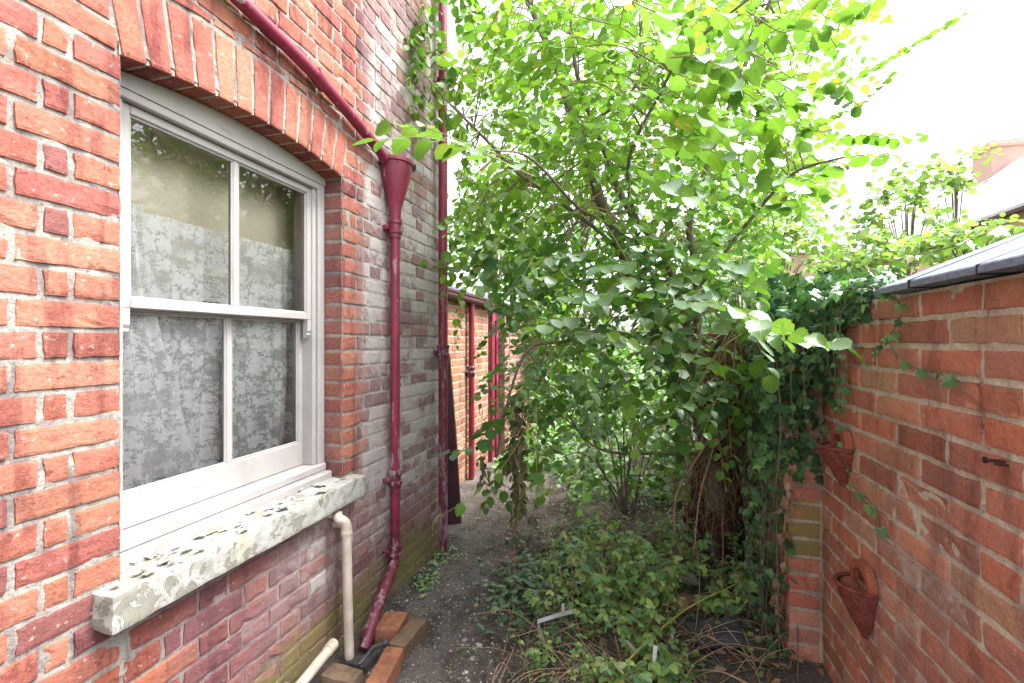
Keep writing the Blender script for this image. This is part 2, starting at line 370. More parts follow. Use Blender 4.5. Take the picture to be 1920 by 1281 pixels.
for k in range(nr):
    z0 = r0 + k * .075 + M / 2; z1 = z0 + .075 - M; zc = (z0 + z1) / 2
    if z1 < -.05: continue
    odd = (k - 2) % 2 == 1
    opening = .72 < zc < SPR + .0
    f = 'S' if odd else 'H'
    segs = []
    lo_arch = zc < 2.49
    if zc > 2.44:
        for p, q in split_row(YA - (0 if odd else .169), YB, 'S', 0):
            if q > YA + .03: segs.append((max(p, YA) + M / 2, q - M / 2, extra if zc < 2.62 else None))
    else:
        for p, q in split_row(YA, J0 - (0.0 if zc < SPR else min(.05, (zc - SPR) * .2)), f, 0, True): segs.append((p + M / 2, q - (M / 2 if q < J0 - .06 else 0), None))
        if opening or zc > SPR:
            for p, q in split_row(J1 + (0 if zc < SPR else min(.05, (zc - SPR) * .2)), YB, f, 0): segs.append((p + (M / 2 if p > J1 + .06 else 0), q - M / 2, None))
        else:
            for p, q in split_row(J0, YB, f, 0): segs.append((p + M / 2, q - M / 2, None))
    revcol[k] = None
    for p, q, zl in segs:
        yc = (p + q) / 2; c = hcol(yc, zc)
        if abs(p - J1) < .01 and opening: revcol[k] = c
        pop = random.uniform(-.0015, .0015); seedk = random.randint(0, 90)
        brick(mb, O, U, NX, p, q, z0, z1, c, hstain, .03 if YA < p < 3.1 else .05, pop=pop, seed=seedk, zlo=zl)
# reveal at the far jamb (facing the camera) and its twin on the near side
for k in range(nr):
    z0 = r0 + k * .075 + M / 2; z1 = z0 + .075 - M; zc = (z0 + z1) / 2
    if not (.76 < zc < SPR + .01): continue
    c = revcol.get(k); c = np.array(random.choice(PAL_CLEAN)) if c is None else c
    st0 = lambda pt: np.tile([.15, 0, .10], (len(pt), 1))
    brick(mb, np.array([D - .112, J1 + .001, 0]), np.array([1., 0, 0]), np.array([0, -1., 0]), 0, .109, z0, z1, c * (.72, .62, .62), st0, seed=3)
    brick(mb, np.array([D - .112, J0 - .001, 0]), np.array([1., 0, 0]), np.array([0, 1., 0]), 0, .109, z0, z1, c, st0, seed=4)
hole = lambda y, z: (y > J0 + .004) & (y < J1 - .004) & (z > .70) & (z < soffit(y) + .02)
mortar(mb, O, U, NX, YA, YB, -.1, ZT, hole, hstain)
for yy, s_ in ((J1 + .004, -1), (J0 - .004, 1)):
    mortar(mb, np.array([D - .14, yy, 0]), np.array([1., 0, 0]), np.array([0, s_ * 1., 0]), 0, .138, .7, SPR + .04, None, lambda pt: np.tile([0, 0, .1], (len(pt), 1)), depth=0, rough=.001)
for lo_, hi_ in (((D - .24, YA, -.2), (D - .015, J0 - .012, ZT)), ((D - .24, J1 + .012, -.2), (D - .015, YB, ZT)), ((D - .24, J0 - .01, -.2), (D - .015, J1 + .01, .69)), ((D - .24, J0 - .01, 2.42), (D - .015, J1 + .01, ZT))):
    mb.box(lo_, hi_, col=(.4, .3, .25))
part('wall', mb, BRICK, house)
# far end face of the house
mb = MB(); 
for k in range(nr):
    z0 = r0 + k * .075 + M / 2; z1 = z0 + .075 - M
    for p, q in split_row(0, .6, 'SH'[k % 2], 0): brick(mb, np.array([D - .6, YB + .001, 0]), np.array([1., 0, 0]), np.array([0, 1., 0]), p, q - M, z0, z1, hcol(3, z0), hstain, .06)
mb.box((D - .62, YB - .22, -.1), (D - .003, YB - .006, ZT), col=(.42, .38, .33)); part('end_wall', mb, BRICK, house)
# arch
mb = MB(); nv_ = 13; a1 = math.asin(.48 / Ra); 
for k in range(nv_):
    t0 = -a1 + (2 * a1) * k / nv_; t1 = -a1 + (2 * a1) * (k + 1) / nv_
    ym = Ya + (Ra) * math.sin((t0 + t1) / 2); c = np.array(random.choice(PAL_CLEAN[:6])) * random.uniform(.9, 1.12)
    g = .0045
    def vous(nU, nV, us, vs, dep, face):
        A, B = np.meshgrid(us, vs, indexing='ij'); i, j = np.meshgrid(np.arange(nU), np.arange(nV), indexing='ij')
        return A.ravel(), B.ravel(), np.minimum(np.minimum(i, nU - 1 - i), np.minimum(j, nV - 1 - j)).ravel()
    us = np.array([0, .05, .15, .35, .5, .65, .85, .95, 1]); vs = np.concatenate([[0, .004, .012], np.linspace(.012, .205, 8)[1:-1], [.205, .213, .217]])
    a, b, r = vous(9, len(vs), us, vs, 0, 0)
    fan = 2.1                      # voussoirs fan a little wider at the top
    def loc(a, b):
        y = Ya + (-.48 + .96 * (k + a * 1.0) / nv_) * (1 + b * .42); wgap = g * (1 - 2 * a); y = y + wgap
        return y, soffit(Ya + (-.48 + .96 * (k + a) / nv_)) + b
    y, z = loc(a, b); pt = np.stack([np.full_like(y, D), y, z], 1)
    d = np.where(r == 0, -.016, np.where(r == 1, -.002, 0)) + vn(pt, 24, 8) * .0013 + vn(pt, 70, 2) * .0006
    # lower edge stays square so that it meets the soffit brick
    jj = vn(pt, 35, 3 + k) * .0022
    pt = pt + np.stack([d, jj * np.where(b > .002, 1, 0), vn(pt, 30, 7) * .0015], 1)
    mb.grid(pt, 9, len(vs), col=c, st=hstain(pt) * (.6, 1, .5), flip=False)
    # soffit face
    xs = np.array([0, .004, .03, .06, .09, .112]); A, B = np.meshgrid(us, xs, indexing='ij'); i, j = np.meshgrid(np.arange(9), np.arange(6), indexing='ij')
    r = np.minimum(i, 8 - i).ravel(); a = A.ravel(); xx = B.ravel(); y, z = loc(a, np.zeros_like(a)); z = z + np.where(r == 0, .012, np.where(r == 1, .0015, 0)) + np.where(j.ravel() == 0, .003, 0)
    pt = np.stack([D - .001 - xx, y, z + vn(np.stack([xx, y, z], 1), 30, 2) * .001], 1)
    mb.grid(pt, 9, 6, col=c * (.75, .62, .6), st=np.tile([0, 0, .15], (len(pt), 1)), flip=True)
yy = np.linspace(J0 - .055, J1 + .055, 60)
tp = lambda x: np.stack([np.full_like(yy, x), yy, np.minimum(extra(yy) + .0, 9)], 1)
lo_ = np.clip(yy, J0, J1); bt = lambda x: np.stack([np.full_like(yy, x), yy, soffit(lo_) + .004 + np.abs(yy - lo_) * 4.2], 1)
tpv = np.stack([yy, np.where(extra(yy) < 0, SPR + .225, extra(yy) + .006)], 1)
V = np.concatenate([np.stack([np.full(60, D - .007), tpv[:, 0], tpv[:, 1]], 1), bt(D - .007)]); q = np.array([(i, i + 1, 61 + i, 60 + i) for i in range(59)])
mb.add(V, q, col=(.5, .45, .38), st=np.tile([.1, 0, 0], (120, 1)))
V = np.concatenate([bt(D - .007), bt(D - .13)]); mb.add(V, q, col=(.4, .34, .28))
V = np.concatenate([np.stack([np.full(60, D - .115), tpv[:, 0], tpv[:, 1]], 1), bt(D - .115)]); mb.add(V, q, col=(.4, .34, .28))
part('window_arch', mb, BRICK, house)
# stone sill
def rough_box(mb, lo, hi, step=.012, amp=.003, seed=0, bev=.008, big=0):
    lo = np.array(lo, float); hi = np.array(hi, float)
    for ax in range(3):
        o = [a for a in range(3) if a != ax]
        n0 = max(2, int((hi[o[0]] - lo[o[0]]) / step)); n1 = max(2, int((hi[o[1]] - lo[o[1]]) / step))
        A, B = np.meshgrid(np.linspace(lo[o[0]], hi[o[0]], n0 + 1), np.linspace(lo[o[1]], hi[o[1]], n1 + 1), indexing='ij')
        for sd in (0, 1):
            p = np.zeros((A.size, 3)); p[:, o[0]] = A.ravel(); p[:, o[1]] = B.ravel(); p[:, ax] = (lo, hi)[sd][ax]
            c = (lo + hi) / 2; h = (hi - lo) / 2
            q = (p - c); inn = np.clip(q, -(h - bev), h - bev); dl = q - inn; ln = np.linalg.norm(dl, axis=1)[:, None]
            p = c + inn + dl / np.maximum(ln, 1e-9) * np.minimum(ln, bev)
            dv = np.stack([fbm(p, 26, 4, seed + m) for m in range(3)], 1) * amp + np.stack([fbm(p, 6, 2, seed + 9 + m) for m in range(3)], 1) * big
            mb.grid(p + dv, n0 + 1, n1 + 1, flip=(sd == 1) == (ax != 1))
mb = MB(); rough_box(mb, (D - .1, .838, .700), (D + .070, 1.95, .800), .009, .0034, 3, .006, .0025)
part('window_sill', mb, SILL, house, 'peeling mossy white painted stone sill', smooth=True)
# loose paint flakes and a dead leaf lying on the sill
mb = MB()
for i in range(60):
    y = random.uniform(.86, 1.93); x = D + random.uniform(-.09, .066); s_ = random.uniform(.006, .024); a = random.uniform(0, 6.3)
    pts = []
    for kk in range(6):
        rr = s_ * random.uniform(.5, 1); pts.append((x + rr * math.cos(a + kk), y + 1.6 * rr * math.sin(a + kk), .806 + random.uniform(-.001, .009)))
    pts.append((x, y, .807)); mb.add(pts, [(kk, (kk + 1) % 6, 6) for kk in range(6)])
part('paint_flakes', mb, SILL, house)
# sash window
win = bpy.data.objects.new('window', None); COL.objects.link(win); win.parent = house; win['base'] = house['base']; win['label'] = 'white painted sash window with flaking paint'
FX = -1.46
mb = MB()  # box frame
mb.rbox((FX - .10, J0 + .001, .80), (FX, .962, 2.24)); mb.rbox((FX - .10, 1.818, .80), (FX, J1 - .002, 2.24))      # outer linings
mb.rbox((FX - .12, .9625, .87), (FX - .012, .985, 2.2)); mb.rbox((FX - .12, 1.795, .87), (FX - .012, 1.8175, 2.2))
yy = np.linspace(J0 + .002, J1 - .002, 30); top = soffit(yy) - .002; b = np.full(30, 2.196)
V = np.concatenate([np.stack([np.full(30, FX + x), yy, zz], 1) for x, zz in ((.006, b), (.006, top), (-.1, b), (-.1, top))])
i = np.arange(29); mb.add(V, np.concatenate([np.stack([i, i + 1, i + 31, i + 30], 1), np.stack([i + 60, i + 61, i + 1, i], 1), np.stack([i + 30, i + 31, i + 91, i + 90], 1)]))
mb.rbox((FX - .1, .963, 2.168), (FX + .0035, 1.817, 2.195))
mb.rbox((FX - .12, J0 + .0015, .79), (FX + .045, J1 - .003, .835), .006); mb.rbox((FX - .12, .906, .8355), (FX + .012, J1 - .004, .870), .005)
part('frame', mb, WOOD, win, root=house)
def sash(name, X0, X1, zb, zt, railb, railt, barY, stile=.045, horns=False):
    mb = MB(); y0, y1 = .966, 1.8145
    mb.rbox((X0, y0, zb), (X1, y0 + stile, zt)); mb.rbox((X0, y1 - stile, zb), (X1, y1, zt))
    mb.rbox((X0 + .0015, y0 + stile, zb), (X1 + .0015, y1 - stile, zb + railb)); mb.rbox((X0 + .0015, y0 + stile, zt - railt), (X1 + .0015, y1 - stile, zt))
    mb.rbox((X0 + .008, barY - .011, zb + railb), (X1 - .003, barY + .011, zt - railt))
    for ya, yb in ((y0 + stile, barY - .011), (barY + .011, y1 - stile)):      # putty bead
        zc0, zc1 = zb + railb, zt - railt; t = .007
        mb.rbox((X1 - .014, ya, zc0), (X1 - .006, yb, zc0 + t), .002); mb.rbox((X1 - .014, ya, zc1 - t), (X1 - .006, yb, zc1), .002)
        mb.rbox((X1 - .0145, ya, zc0 + t), (X1 - .0065, ya + t, zc1 - t), .002); mb.rbox((X1 - .0145, yb - t, zc0 + t), (X1 - .0065, yb, zc1 - t), .002)
    if horns:
        for y in (y0 + .002, y1 - stile + .001):
            prof = [(0, 0), (0, -.05), (-.006, -.062), (-.004, -.07), (-.014, -.085), (-.028, -.088), (-.028, 0)]
            n = len(prof); V = [(X1 + .0005 + p[0] * .9, y, zb + p[1]) for p in prof] + [(X1 + .0005 + p[0] * .9, y + stile - .004, zb + p[1]) for p in prof]
            mb.add(V, [(k_, (k_ + 1) % n, n + (k_ + 1) % n, n + k_) for k_ in range(n)])
            V2 = V + [(X1 - .014, y, zb - .03), (X1 - .014, y + stile - .004, zb - .03)]
            mb.add(V2, [(k_, (k_ + 1) % n, 2 * n) for k_ in range(n)] + [(n + k_, n + (k_ + 1) % n, 2 * n + 1) for k_ in range(n)])
    return part(name, mb, WOOD, win, root=house)
sash('upper_sash', -1.522, -1.482, 1.551, 2.166, .030, .028, 1.388, horns=True)
sash('lower_sash', -1.566, -1.528, .872, 1.577, .108, .032, 1.400)
k = NT('window glass'); k.N.remove(k.b)
tr = k.N.new('ShaderNodeBsdfTransparent'); tr.inputs[0].default_value = (.985, .99, .985, 1); gl = k.N.new('ShaderNodeBsdfGlossy'); gl.inputs['Roughness'].default_value = .004
fr = k.N.new('ShaderNodeFresnel'); fr.inputs[0].default_value = 1.52
bp = k.N.new('ShaderNodeBump'); bp.inputs['Strength'].default_value = .10; bp.inputs['Distance'].default_value = .004; k.l(k.noise(4.5, 1), bp.inputs['Height']); k.l(bp.outputs[0], gl.inputs['Normal'])
mx = k.N.new('ShaderNodeMixShader'); k.l(k.math('MINIMUM', k.math('MULTIPLY', fr.outputs[0], 2.1), 1.), mx.inputs[0]); k.l(tr.outputs[0], mx.inputs[1]); k.l(gl.outputs[0], mx.inputs[2]); k.l(mx.outputs[0], k.out.inputs[0])
GLASS = k.m
for X, za, zb, bar in ((-1.4975, 1.581, 2.138, 1.388), (-1.5425, .98, 1.545, 1.400)):
    for ya, yb in ((1.011, bar - .0115), (bar + .0115, 1.7695)):
        mb = MB(); mb.add([(X, ya, za), (X, yb, za), (X, yb, zb), (X, ya, zb)], [(0, 1, 2, 3)]); part('pane', mb, GLASS, win, root=house)
# room behind the glass, unseen roof slab added over the house to block light
mb = MB()
mb.box((-3.6, -.3, .3), (-3.5, 3.0, 2.75)); mb.box((-3.5, -.4, .3), (-1.61, -.3, 2.75)); mb.box((-3.5, 3.0, .3), (-1.61, 3.04, 2.75)); mb.box((-3.6, -.4, 2.75), (-1.61, 3.04, 2.83)); mb.box((-3.6, -.4, .22), (-1.61, 3.04, .3))
part('room', mb, simple('plaster', (.42, .36, .28), (.5, .43, .34), 5), house)
mb = MB(); mb.box((-5, YA, ZT + .002), (-1.0, YB + .15, ZT + .12)); part('roof', mb, SLATE, house)

# lace curtain and net behind it
k = NT('lace'); s3 = k.sep(k.pos); cx = k.N.new('ShaderNodeCombineXYZ'); k.l(s3[1], cx.inputs[0]); k.l(s3[2], cx.inputs[1]); v = cx.outputs[0]
wv = k.N.new('ShaderNodeVectorMath'); wv.operation = 'ADD'; nn = k.N.new('ShaderNodeTexNoise'); nn.inputs['Scale'].default_value = 14; k.l(v, nn.inputs['Vector'])
sc_ = k.N.new('ShaderNodeVectorMath'); sc_.operation = 'MULTIPLY'; k.l(nn.outputs['Color'], sc_.inputs[0]); sc_.inputs[1].default_value = (.022, .022, 0); k.l(sc_.outputs[0], wv.inputs[1]); k.l(v, wv.inputs[0]); v2 = wv.outputs[0]
def flower(sc, petals, r_in, r_out):
    vo = k.N.new('ShaderNodeTexVoronoi'); vo.voronoi_dimensions = '2D'; vo.inputs['Scale'].default_value = sc; vo.inputs['Randomness'].default_value = .75; k.l(v2, vo.inputs['Vector'])
    sb = k.N.new('ShaderNodeVectorMath'); sb.operation = 'SUBTRACT'; k.l(v2, sb.inputs[0]); k.l(vo.outputs['Position'], sb.inputs[1]); q = k.sep(sb.outputs[0])
    an = k.math('ARCTAN2', q[1], q[0]); r = vo.outputs['Distance']
    cr = k.sep(vo.outputs['Color']); an = k.math('ADD', an, k.math('MULTIPLY', cr[0], 6.28))
    pet = k.math('ABSOLUTE', k.math('SINE', k.math('MULTIPLY', an, petals / 2)))
    lim = k.math('MULTIPLY', k.math('ADD', r_in, k.math('MULTIPLY', pet, r_out - r_in)), k.math('ADD', .45, k.math('MULTIPLY', cr[1], .65)))
    body = k.ramp(k.math('SUBTRACT', lim, r), -.015, .03)
    vein = k.ramp(k.math('ABSOLUTE', k.math('SINE', k.math('ADD', k.math('MULTIPLY', r, 30), k.math('MULTIPLY', pet, 3.)))), .1, .6, .12, 1)
    return k.math('MULTIPLY', body, vein)
f1 = flower(17, 6, .28, .56); f2 = flower(38, 5, .2, .5); f3 = flower(70, 4, .12, .5)
ve = k.N.new('ShaderNodeTexVoronoi'); ve.voronoi_dimensions = '2D'; ve.feature = 'DISTANCE_TO_EDGE'; ve.inputs['Scale'].default_value = 44; k.l(v2, ve.inputs['Vector'])
ln = k.ramp(ve.outputs['Distance'], .12, .06, 0, .8)
pat = k.math('MAXIMUM', k.math('MAXIMUM', f1, k.math('MULTIPLY', f2, .75)), k.math('MAXIMUM', k.math('MULTIPLY', f3, .55), k.math('MULTIPLY', ln, .5)))
big = k.ramp(k.noise(7, 3, .6, vec=v), .40, .56)
dens = k.math('MULTIPLY', pat, k.math('ADD', .4, k.math('MULTIPLY', big, .6)))
gx = k.math('PINGPONG', k.math('MULTIPLY', s3[1], 1.), .0022); gz = k.math('PINGPONG', s3[2], .0022)
net = k.ramp(k.math('MINIMUM', gx, gz), .0003, .0010, .70, .16)
al = k.math('MAXIMUM', net, k.ramp(dens, .1, .6, .32, 1.))
k.val(k.b.inputs['Alpha'], al); k.b.inputs['Transmission Weight'].default_value = 0
LACE = k.fin((.95, .95, .94), .9, .1)
mb = MB(); nu, nv = 150, 40
A, B = np.meshgrid(np.linspace(.93, 1.90, nu), np.linspace(0, 1, nv), indexing='ij'); a = A.ravel(); b = B.ravel()
hem = .955 + .035 * np.sin(a * 7) + .03 * sm(a, 1.5, 1.62) * sm(a, 1.9, 1.7); z = 1.885 + (hem - 1.885) * b
x = -1.602 + (.012 * np.sin(a * 58 + 1.6 * b) + .010 * np.sin(a * 27 + .8) + .006 * np.sin(a * 131 + 2 * b)) * (.35 + .9 * b) + .006 * np.sin(a * 90) * b
aa = a + .012 * np.sin(b * 9 + a * 12) * b
mb.grid(np.stack([x, aa, z], 1), nu, nv); o = mb.build('lace_curtain', LACE, smooth=True); tag(o, 'white floral lace net curtain hanging inside the sash window', 'curtain')
mb = MB(); A, B = np.meshgrid(np.linspace(1.02, 1.30, 60), np.linspace(0, 1, 40), indexing='ij'); a = A.ravel(); b = B.ravel()
aa = 1.0 + (a - 1.02) * (.35 + .75 * b ** 1.6) + .02; mb.grid(np.stack([-1.583 + .010 * np.sin(a * 70), aa, 1.90 - .93 * b], 1), 60, 40)
o = mb.build('lace_curtain', LACE, smooth=True); tag(o, 'gathered edge of the lace curtain bunched at the near side of the sash window', 'curtain')
k = NT('beige net'); k.b.inputs['Alpha'].default_value = .93; NETM = k.fin(k.mix(k.noise(60, 4), (.78, .70, .54), (.84, .76, .62)), .9, .1)
mb = MB(); A, B = np.meshgrid(np.linspace(.90, 1.93, 80), np.linspace(1.56, 2.3, 6), indexing='ij')
mb.grid(np.stack([-1.66 + .006 * np.sin(A.ravel() * 30), A.ravel(), B.ravel()], 1), 80, 6); o = mb.build('roller_blind', NETM, smooth=True); tag(o, 'beige fabric blind drawn down behind the lace curtain', 'blind')
mb = MB()
for dy in (0, .026, .05):
    mb.lathe([(.0, -.011), (.009, -.008), (.012, 0), (.009, .008), (0, .011)], (-1.575, 1.335 + dy, 1.592), 10)
mb.rbox((-1.59, 1.325, 1.578), (-1.568, 1.395, 1.584), .002)
o = mb.build('sash_fastener', simple('dark brass', (.10, .08, .05), (.2, .17, .12), 60, .5)); tag(o, 'small dark metal catch on the meeting rail of the sash window', 'window catch')

# ================================================================== PIPES
def bez(pts, n=8):
    """smooth curve through points (Catmull-Rom)"""
    p = [np.asarray(q, float) for q in pts]; p = [2 * p[0] - p[1]] + p + [2 * p[-1] - p[-2]]; out = []
    for i in range(1, len(p) - 2):
        for t in np.arange(n) / n:
            out.append(.5 * ((2 * p[i]) + (-p[i - 1] + p[i + 1]) * t + (2 * p[i - 1] - 5 * p[i] + 4 * p[i + 1] - p[i + 2]) * t * t + (-p[i - 1] + 3 * p[i] - 3 * p[i + 1] + p[i + 2]) * t ** 3))
    out.append(p[-2]); return np.array(out)
def collar(x, y, z, r, h=.05, ears=True):
    m = MB(); m.lathe([(r, -h), (r + .006, -h), (r + .007, -h * .55), (r + .0125, -h * .5), (r + .013, -h * .2), (r + .007, -h * .1), (r + .007, h * .5), (r + .0125, h * .6), (r + .012, h), (r + .002, h * 1.05), (r, h)], (x, y, z), 22)
    if ears: m.rbox((x - .045, y - r - .03, z - .012), (x - .02, y + r + .03, z + .016), .004); m.tube([(x - .03, y - r - .02, z), (x - .012, y - r - .02, z)], .007, 8)
    return m
PXX = -1.312; PY = 2.262
dp = thing('drainpipe', 'maroon iron downpipe with a funnel hopper head, kicking out over the brick gully', 'drainpipe', (PXX, PY, .1))
m = MB(); pth = bez([(PXX, PY, 2.15), (PXX, PY, 1.5), (PXX, PY, .42), (PXX, PY, .32), (PXX + .004, PY - .03, .25), (PXX + .03, PY - .13, .17)], 6)
hp = [(PXX, PY, 2.14), (PXX, PY, 1.6), (PXX, PY, 1.0), (PXX, PY, .40)]
m.tube(hp, .0265, 20); part('pipe', m, MAROON, dp, smooth=True, autos=50)
m = MB(); e0 = PX(743, 1040, PXX); m.tube(bez([(PXX, PY, .40), (PXX, PY, .27), (PXX + .004, PY - .035, .215), (PXX + .05, 1.98, .10), (PXX + .07, 1.86, .01)], 6), .028, 18); part('shoe', m, MAROON_OLD, dp, smooth=True, autos=50)
part('collar', collar(PXX, PY, 2.075, .0265), MAROON, dp, smooth=True, autos=40)
part('collar', collar(PXX, PY, .685, .0265), MAROON_OLD, dp, smooth=True, autos=40)
part('collar', collar(PXX, PY, .285, .0275, .035), MAROON_OLD, dp, smooth=True, autos=40)
m = MB()
n = 10; hop = [(.026, 2.10), (.031, 2.14), (.034, 2.19), (.042, 2.215), (.088, 2.375), (.093, 2.425), (.102, 2.43), (.102, 2.448), (.090, 2.448), (.038, 2.24), (0, 2.23)]
rings = []
for r_, z_ in hop:
    ring = []
    for a in range(20):
        t = a / 20 * 2 * math.pi; cx_, cy_ = math.cos(t), math.sin(t)
        q = 1.0 if z_ < 2.24 else 1.0; ring.append((PXX + max(r_ * cx_ * q, -.044), PY + r_ * cy_ * 1.05, z_))
    rings += ring
m.add(rings, [(i * 20 + j, i * 20 + (j + 1) % 20, (i + 1) * 20 + (j + 1) % 20, (i + 1) * 20 + j) for i in range(len(hop) - 1) for j in range(20)])
for t in (-.9, -.3, .3, .9): m.tube([(PXX + .036 * math.cos(t), PY + .038 * math.sin(t), 2.24), (PXX + .094 * math.cos(t), PY + .099 * math.sin(t), 2.425)], .003, 5)
part('hopper', m, MAROON, dp, smooth=True, autos=35)
wp = thing('waste_pipe', 'maroon waste pipe sloping down across the wall into the hopper', 'pipe', (PXX, PY - .1, 2.45))
m = MB(); pts = [PX(300, -60, -1.325), PX(450, 0, -1.325), PX(600, 150, -1.322), PX(700, 268, -1.322), PX(722, 300, -1.32), (PXX - .005, PY - .03, 2.40)]; pts[0][2] = pts[1][2] + .02
m.tube(bez([(-1.325, -.85, 2.76), (-1.325, .6, 2.68)] + [p for p in pts[1:]], 8), .026, 18); part('pipe', m, MAROON, wp, smooth=True, autos=50)
m = MB(); q = PX(600, 150, -1.322); m.tube([q + (0, -.035, .012), q + (0, .03, -.013)], .031, 18); part('collar', m, MAROON, wp, smooth=True, autos=40)
sp = thing('overflow_spout', 'short pale pipe stub leaving the wall above the hopper', 'pipe', (D, 2.4, 2.45))
m = MB(); m.tube(bez([(D - .02, 2.47, 2.50), (D + .04, 2.45, 2.49), (D + .045, 2.36, 2.45), (PXX + .01, 2.30, 2.42)], 5), .022, 14); part('pipe', m, paint_mat('pinkish old pipe', (.40, .28, .27), (.6, .55, .52), .6), sp, smooth=True, autos=50)
m = MB(); m.tube([(D + .03, 2.462, 2.495), (D + .055, 2.44, 2.485)], .028, 14); part('rubber_ring', m, simple('black rubber', (.02, .02, .02), (.04, .04, .04)), sp)
# tall downpipe at the corner of the house
TX, TY = -1.302, 2.88
td = thing('drainpipe', 'tall maroon downpipe with flaking paint at the far corner of the house', 'drainpipe', (TX, TY, 0))
m = MB(); m.tube([(TX, TY, 1.38), (TX, TY, 2.6), (TX, TY, 4.35)], .032, 20); part('pipe', m, MAROON, td, smooth=True, autos=50)
m = MB(); m.tube([(TX, TY, .02), (TX, TY, .8), (TX, TY, 1.39)], .0315, 20); part('pipe', m, MAROON_OLD, td, smooth=True, autos=50)
for z_ in (1.375, 3.2): part('collar', collar(TX, TY, z_, .032), MAROON_OLD, td, smooth=True, autos=40)
# cream plastic waste pipe and grey one beside it
GX = -1.27
cp = thing('waste_pipe', 'cream plastic pipe bending out of the wall under the sill and down into the gully', 'pipe', (GX, 1.65, .05))
a0 = PX(624, 1003, D + .01); top = PX(650, 1000, GX); bot = PX(668, 1240, GX + .02); yt = top[1]
m = MB(); m.tube(bez([(D - .03, a0[1] - .01, .665), (D + .03, a0[1], .665), (GX - .03, yt - .02, .66), (GX - .004, yt - .004, .635), (GX, yt, .60)], 5), .0215, 18); part('elbow', m, CREAM, cp, smooth=True, autos=50)
m = MB(); m.tube([(GX, yt, .60), (GX, yt, .585), (GX, yt, .585)], .0245, 18); m.tube([(GX, yt, .60), (GX + .006, yt, .3), (GX + .012, yt + .003, .03)], .0205, 18); part('pipe', m, CREAM, cp, smooth=True, autos=50)
gp = thing('waste_pipe', 'thinner grey weathered plastic pipe standing behind the cream pipe', 'pipe', (D + .05, 1.82, .05))
m = MB(); m.tube(bez([(D - .02, 1.82, .60), (D + .035, 1.82, .605), (D + .055, 1.82, .59), (D + .06, 1.82, .56)], 5), .021, 16); m.tube([(D + .06, 1.82, .56), (D + .06, 1.82, .525)], .023, 16); part('elbow', m, paint_mat('pale grey plastic', (.5, .49, .47), (.3, .28, .26), .3), gp, smooth=True, autos=50)
m = MB(); m.tube([(D + .06, 1.82, .56), (D + .062, 1.82, .3), (D + .065, 1.815, .02)], .017, 14); part('pipe', m, GREYPIPE, gp, smooth=True, autos=50)
hpp = thing('waste_pipe', 'cream plastic pipe running low along the wall with a grey clip', 'pipe', (-1.27, 1.3, .1))
m = MB(); m.tube([(-1.30, 1.70, .115), (-1.285, 1.50, .10), (-1.255, 1.0, .085), (-1.25, .5, .075)], .0215, 18); m.tube([(-1.302, 1.72, .1155), (-1.299, 1.675, .114)], .0255, 18); part('pipe', m, CREAM, hpp, smooth=True, autos=50)
q = PX(562, 1262, -1.272); m = MB(); m.tube([(-1.272, q[1] - .008, .094), (-1.273, q[1] + .008, .0945)], .0275, 18); m.rbox((-1.345, q[1] - .008, .085), (-1.295, q[1] + .008, .11), .003); part('clip', m, simple('grey plastic clip', (.18, .18, .19), (.25, .25, .26)), hpp, smooth=True, autos=40)

# ================================================================== GROUND
def bed_edge(y): return -.55 - .09 * (y - 2)
def gh(x, y):
    x = np.asarray(x, float); y = np.asarray(y, float); p = np.stack([x.ravel(), y.ravel(), 0 * x.ravel()], 1)
    n = (fbm(p, 1.3, 3, 5) * .022 + fbm(p, 7, 4, 6) * .013).reshape(x.shape); nb = (fbm(p, 3, 3, 15) * .03).reshape(x.shape)
    bed = sm(x - bed_edge(y), -.05, .25); return n * (.35 + .65 * sm(x, -1.36, -1.1)) + bed * (.075 + nb) + sm(x, .1, .7) * sm(y, 3.2, 1.5) * .09 - .05 * sm(np.hypot((x + 1.21) / .8, y - 1.78), .20, .10)
k = NT('dark soil and grit'); n = k.noise(9, 8, .7); vo = k.vor(90, 'Color'); vd = k.vor(90)
c = k.mix(k.ramp(n, .3, .7), (.075, .062, .054), (.175, .15, .138)); c = k.mix(k.ramp(k.noise(2.3, 4), .4, .65, 0, .6), c, (.25, .225, .21)); c = k.mix(k.ramp(k.noise(4.1, 5, .65), .5, .64, 0, .7), c, (.062, .048, .040))
chip = k.math('MULTIPLY', k.ramp(k.sep(vo)[0], .78, .86), k.ramp(vd, .42, .30)); c = k.mix(k.math('MULTIPLY', chip, .9), c, (.44, .41, .385))
chip2 = k.math('MULTIPLY', k.ramp(k.sep(k.vor(38, 'Color'))[1], .9, .94), k.ramp(k.vor(38), .36, .28)); c = k.mix(k.math('MULTIPLY', chip2, .7), c, (.45, .42, .39))
k.bump(k.math('ADD', k.math('MULTIPLY', k.noise(60, 6, .75), 1.), k.math('MULTIPLY', chip, .4)), .95, .02); SOIL = k.fin(c, .95, .15)
mb = MB(); mb.box((-1, -1, -1), (0, 0, 0)); mb = MB()
xs = np.linspace(-1.84, 1.0, 124); ys = np.linspace(-.8, 9, 330); A, B = np.meshgrid(xs, ys, indexing='ij'); Z = gh(A, B)
mb.grid(np.stack([A.ravel(), B.ravel(), Z.ravel()], 1), 124, 330, flip=True); o = mb.build('path', SOIL, smooth=True); tag(o, kind='structure')
mb = MB(); mb.grid(np.array([(x, y, -.09) for x in np.linspace(-60, 120, 12) for y in np.linspace(-40, 250, 12)]), 12, 12, flip=True)
o = mb.build('ground', simple('garden soil and grass', (.08, .10, .03), (.13, .15, .05), 4)); tag(o, kind='structure')
mb = MB(); n_ = 5200
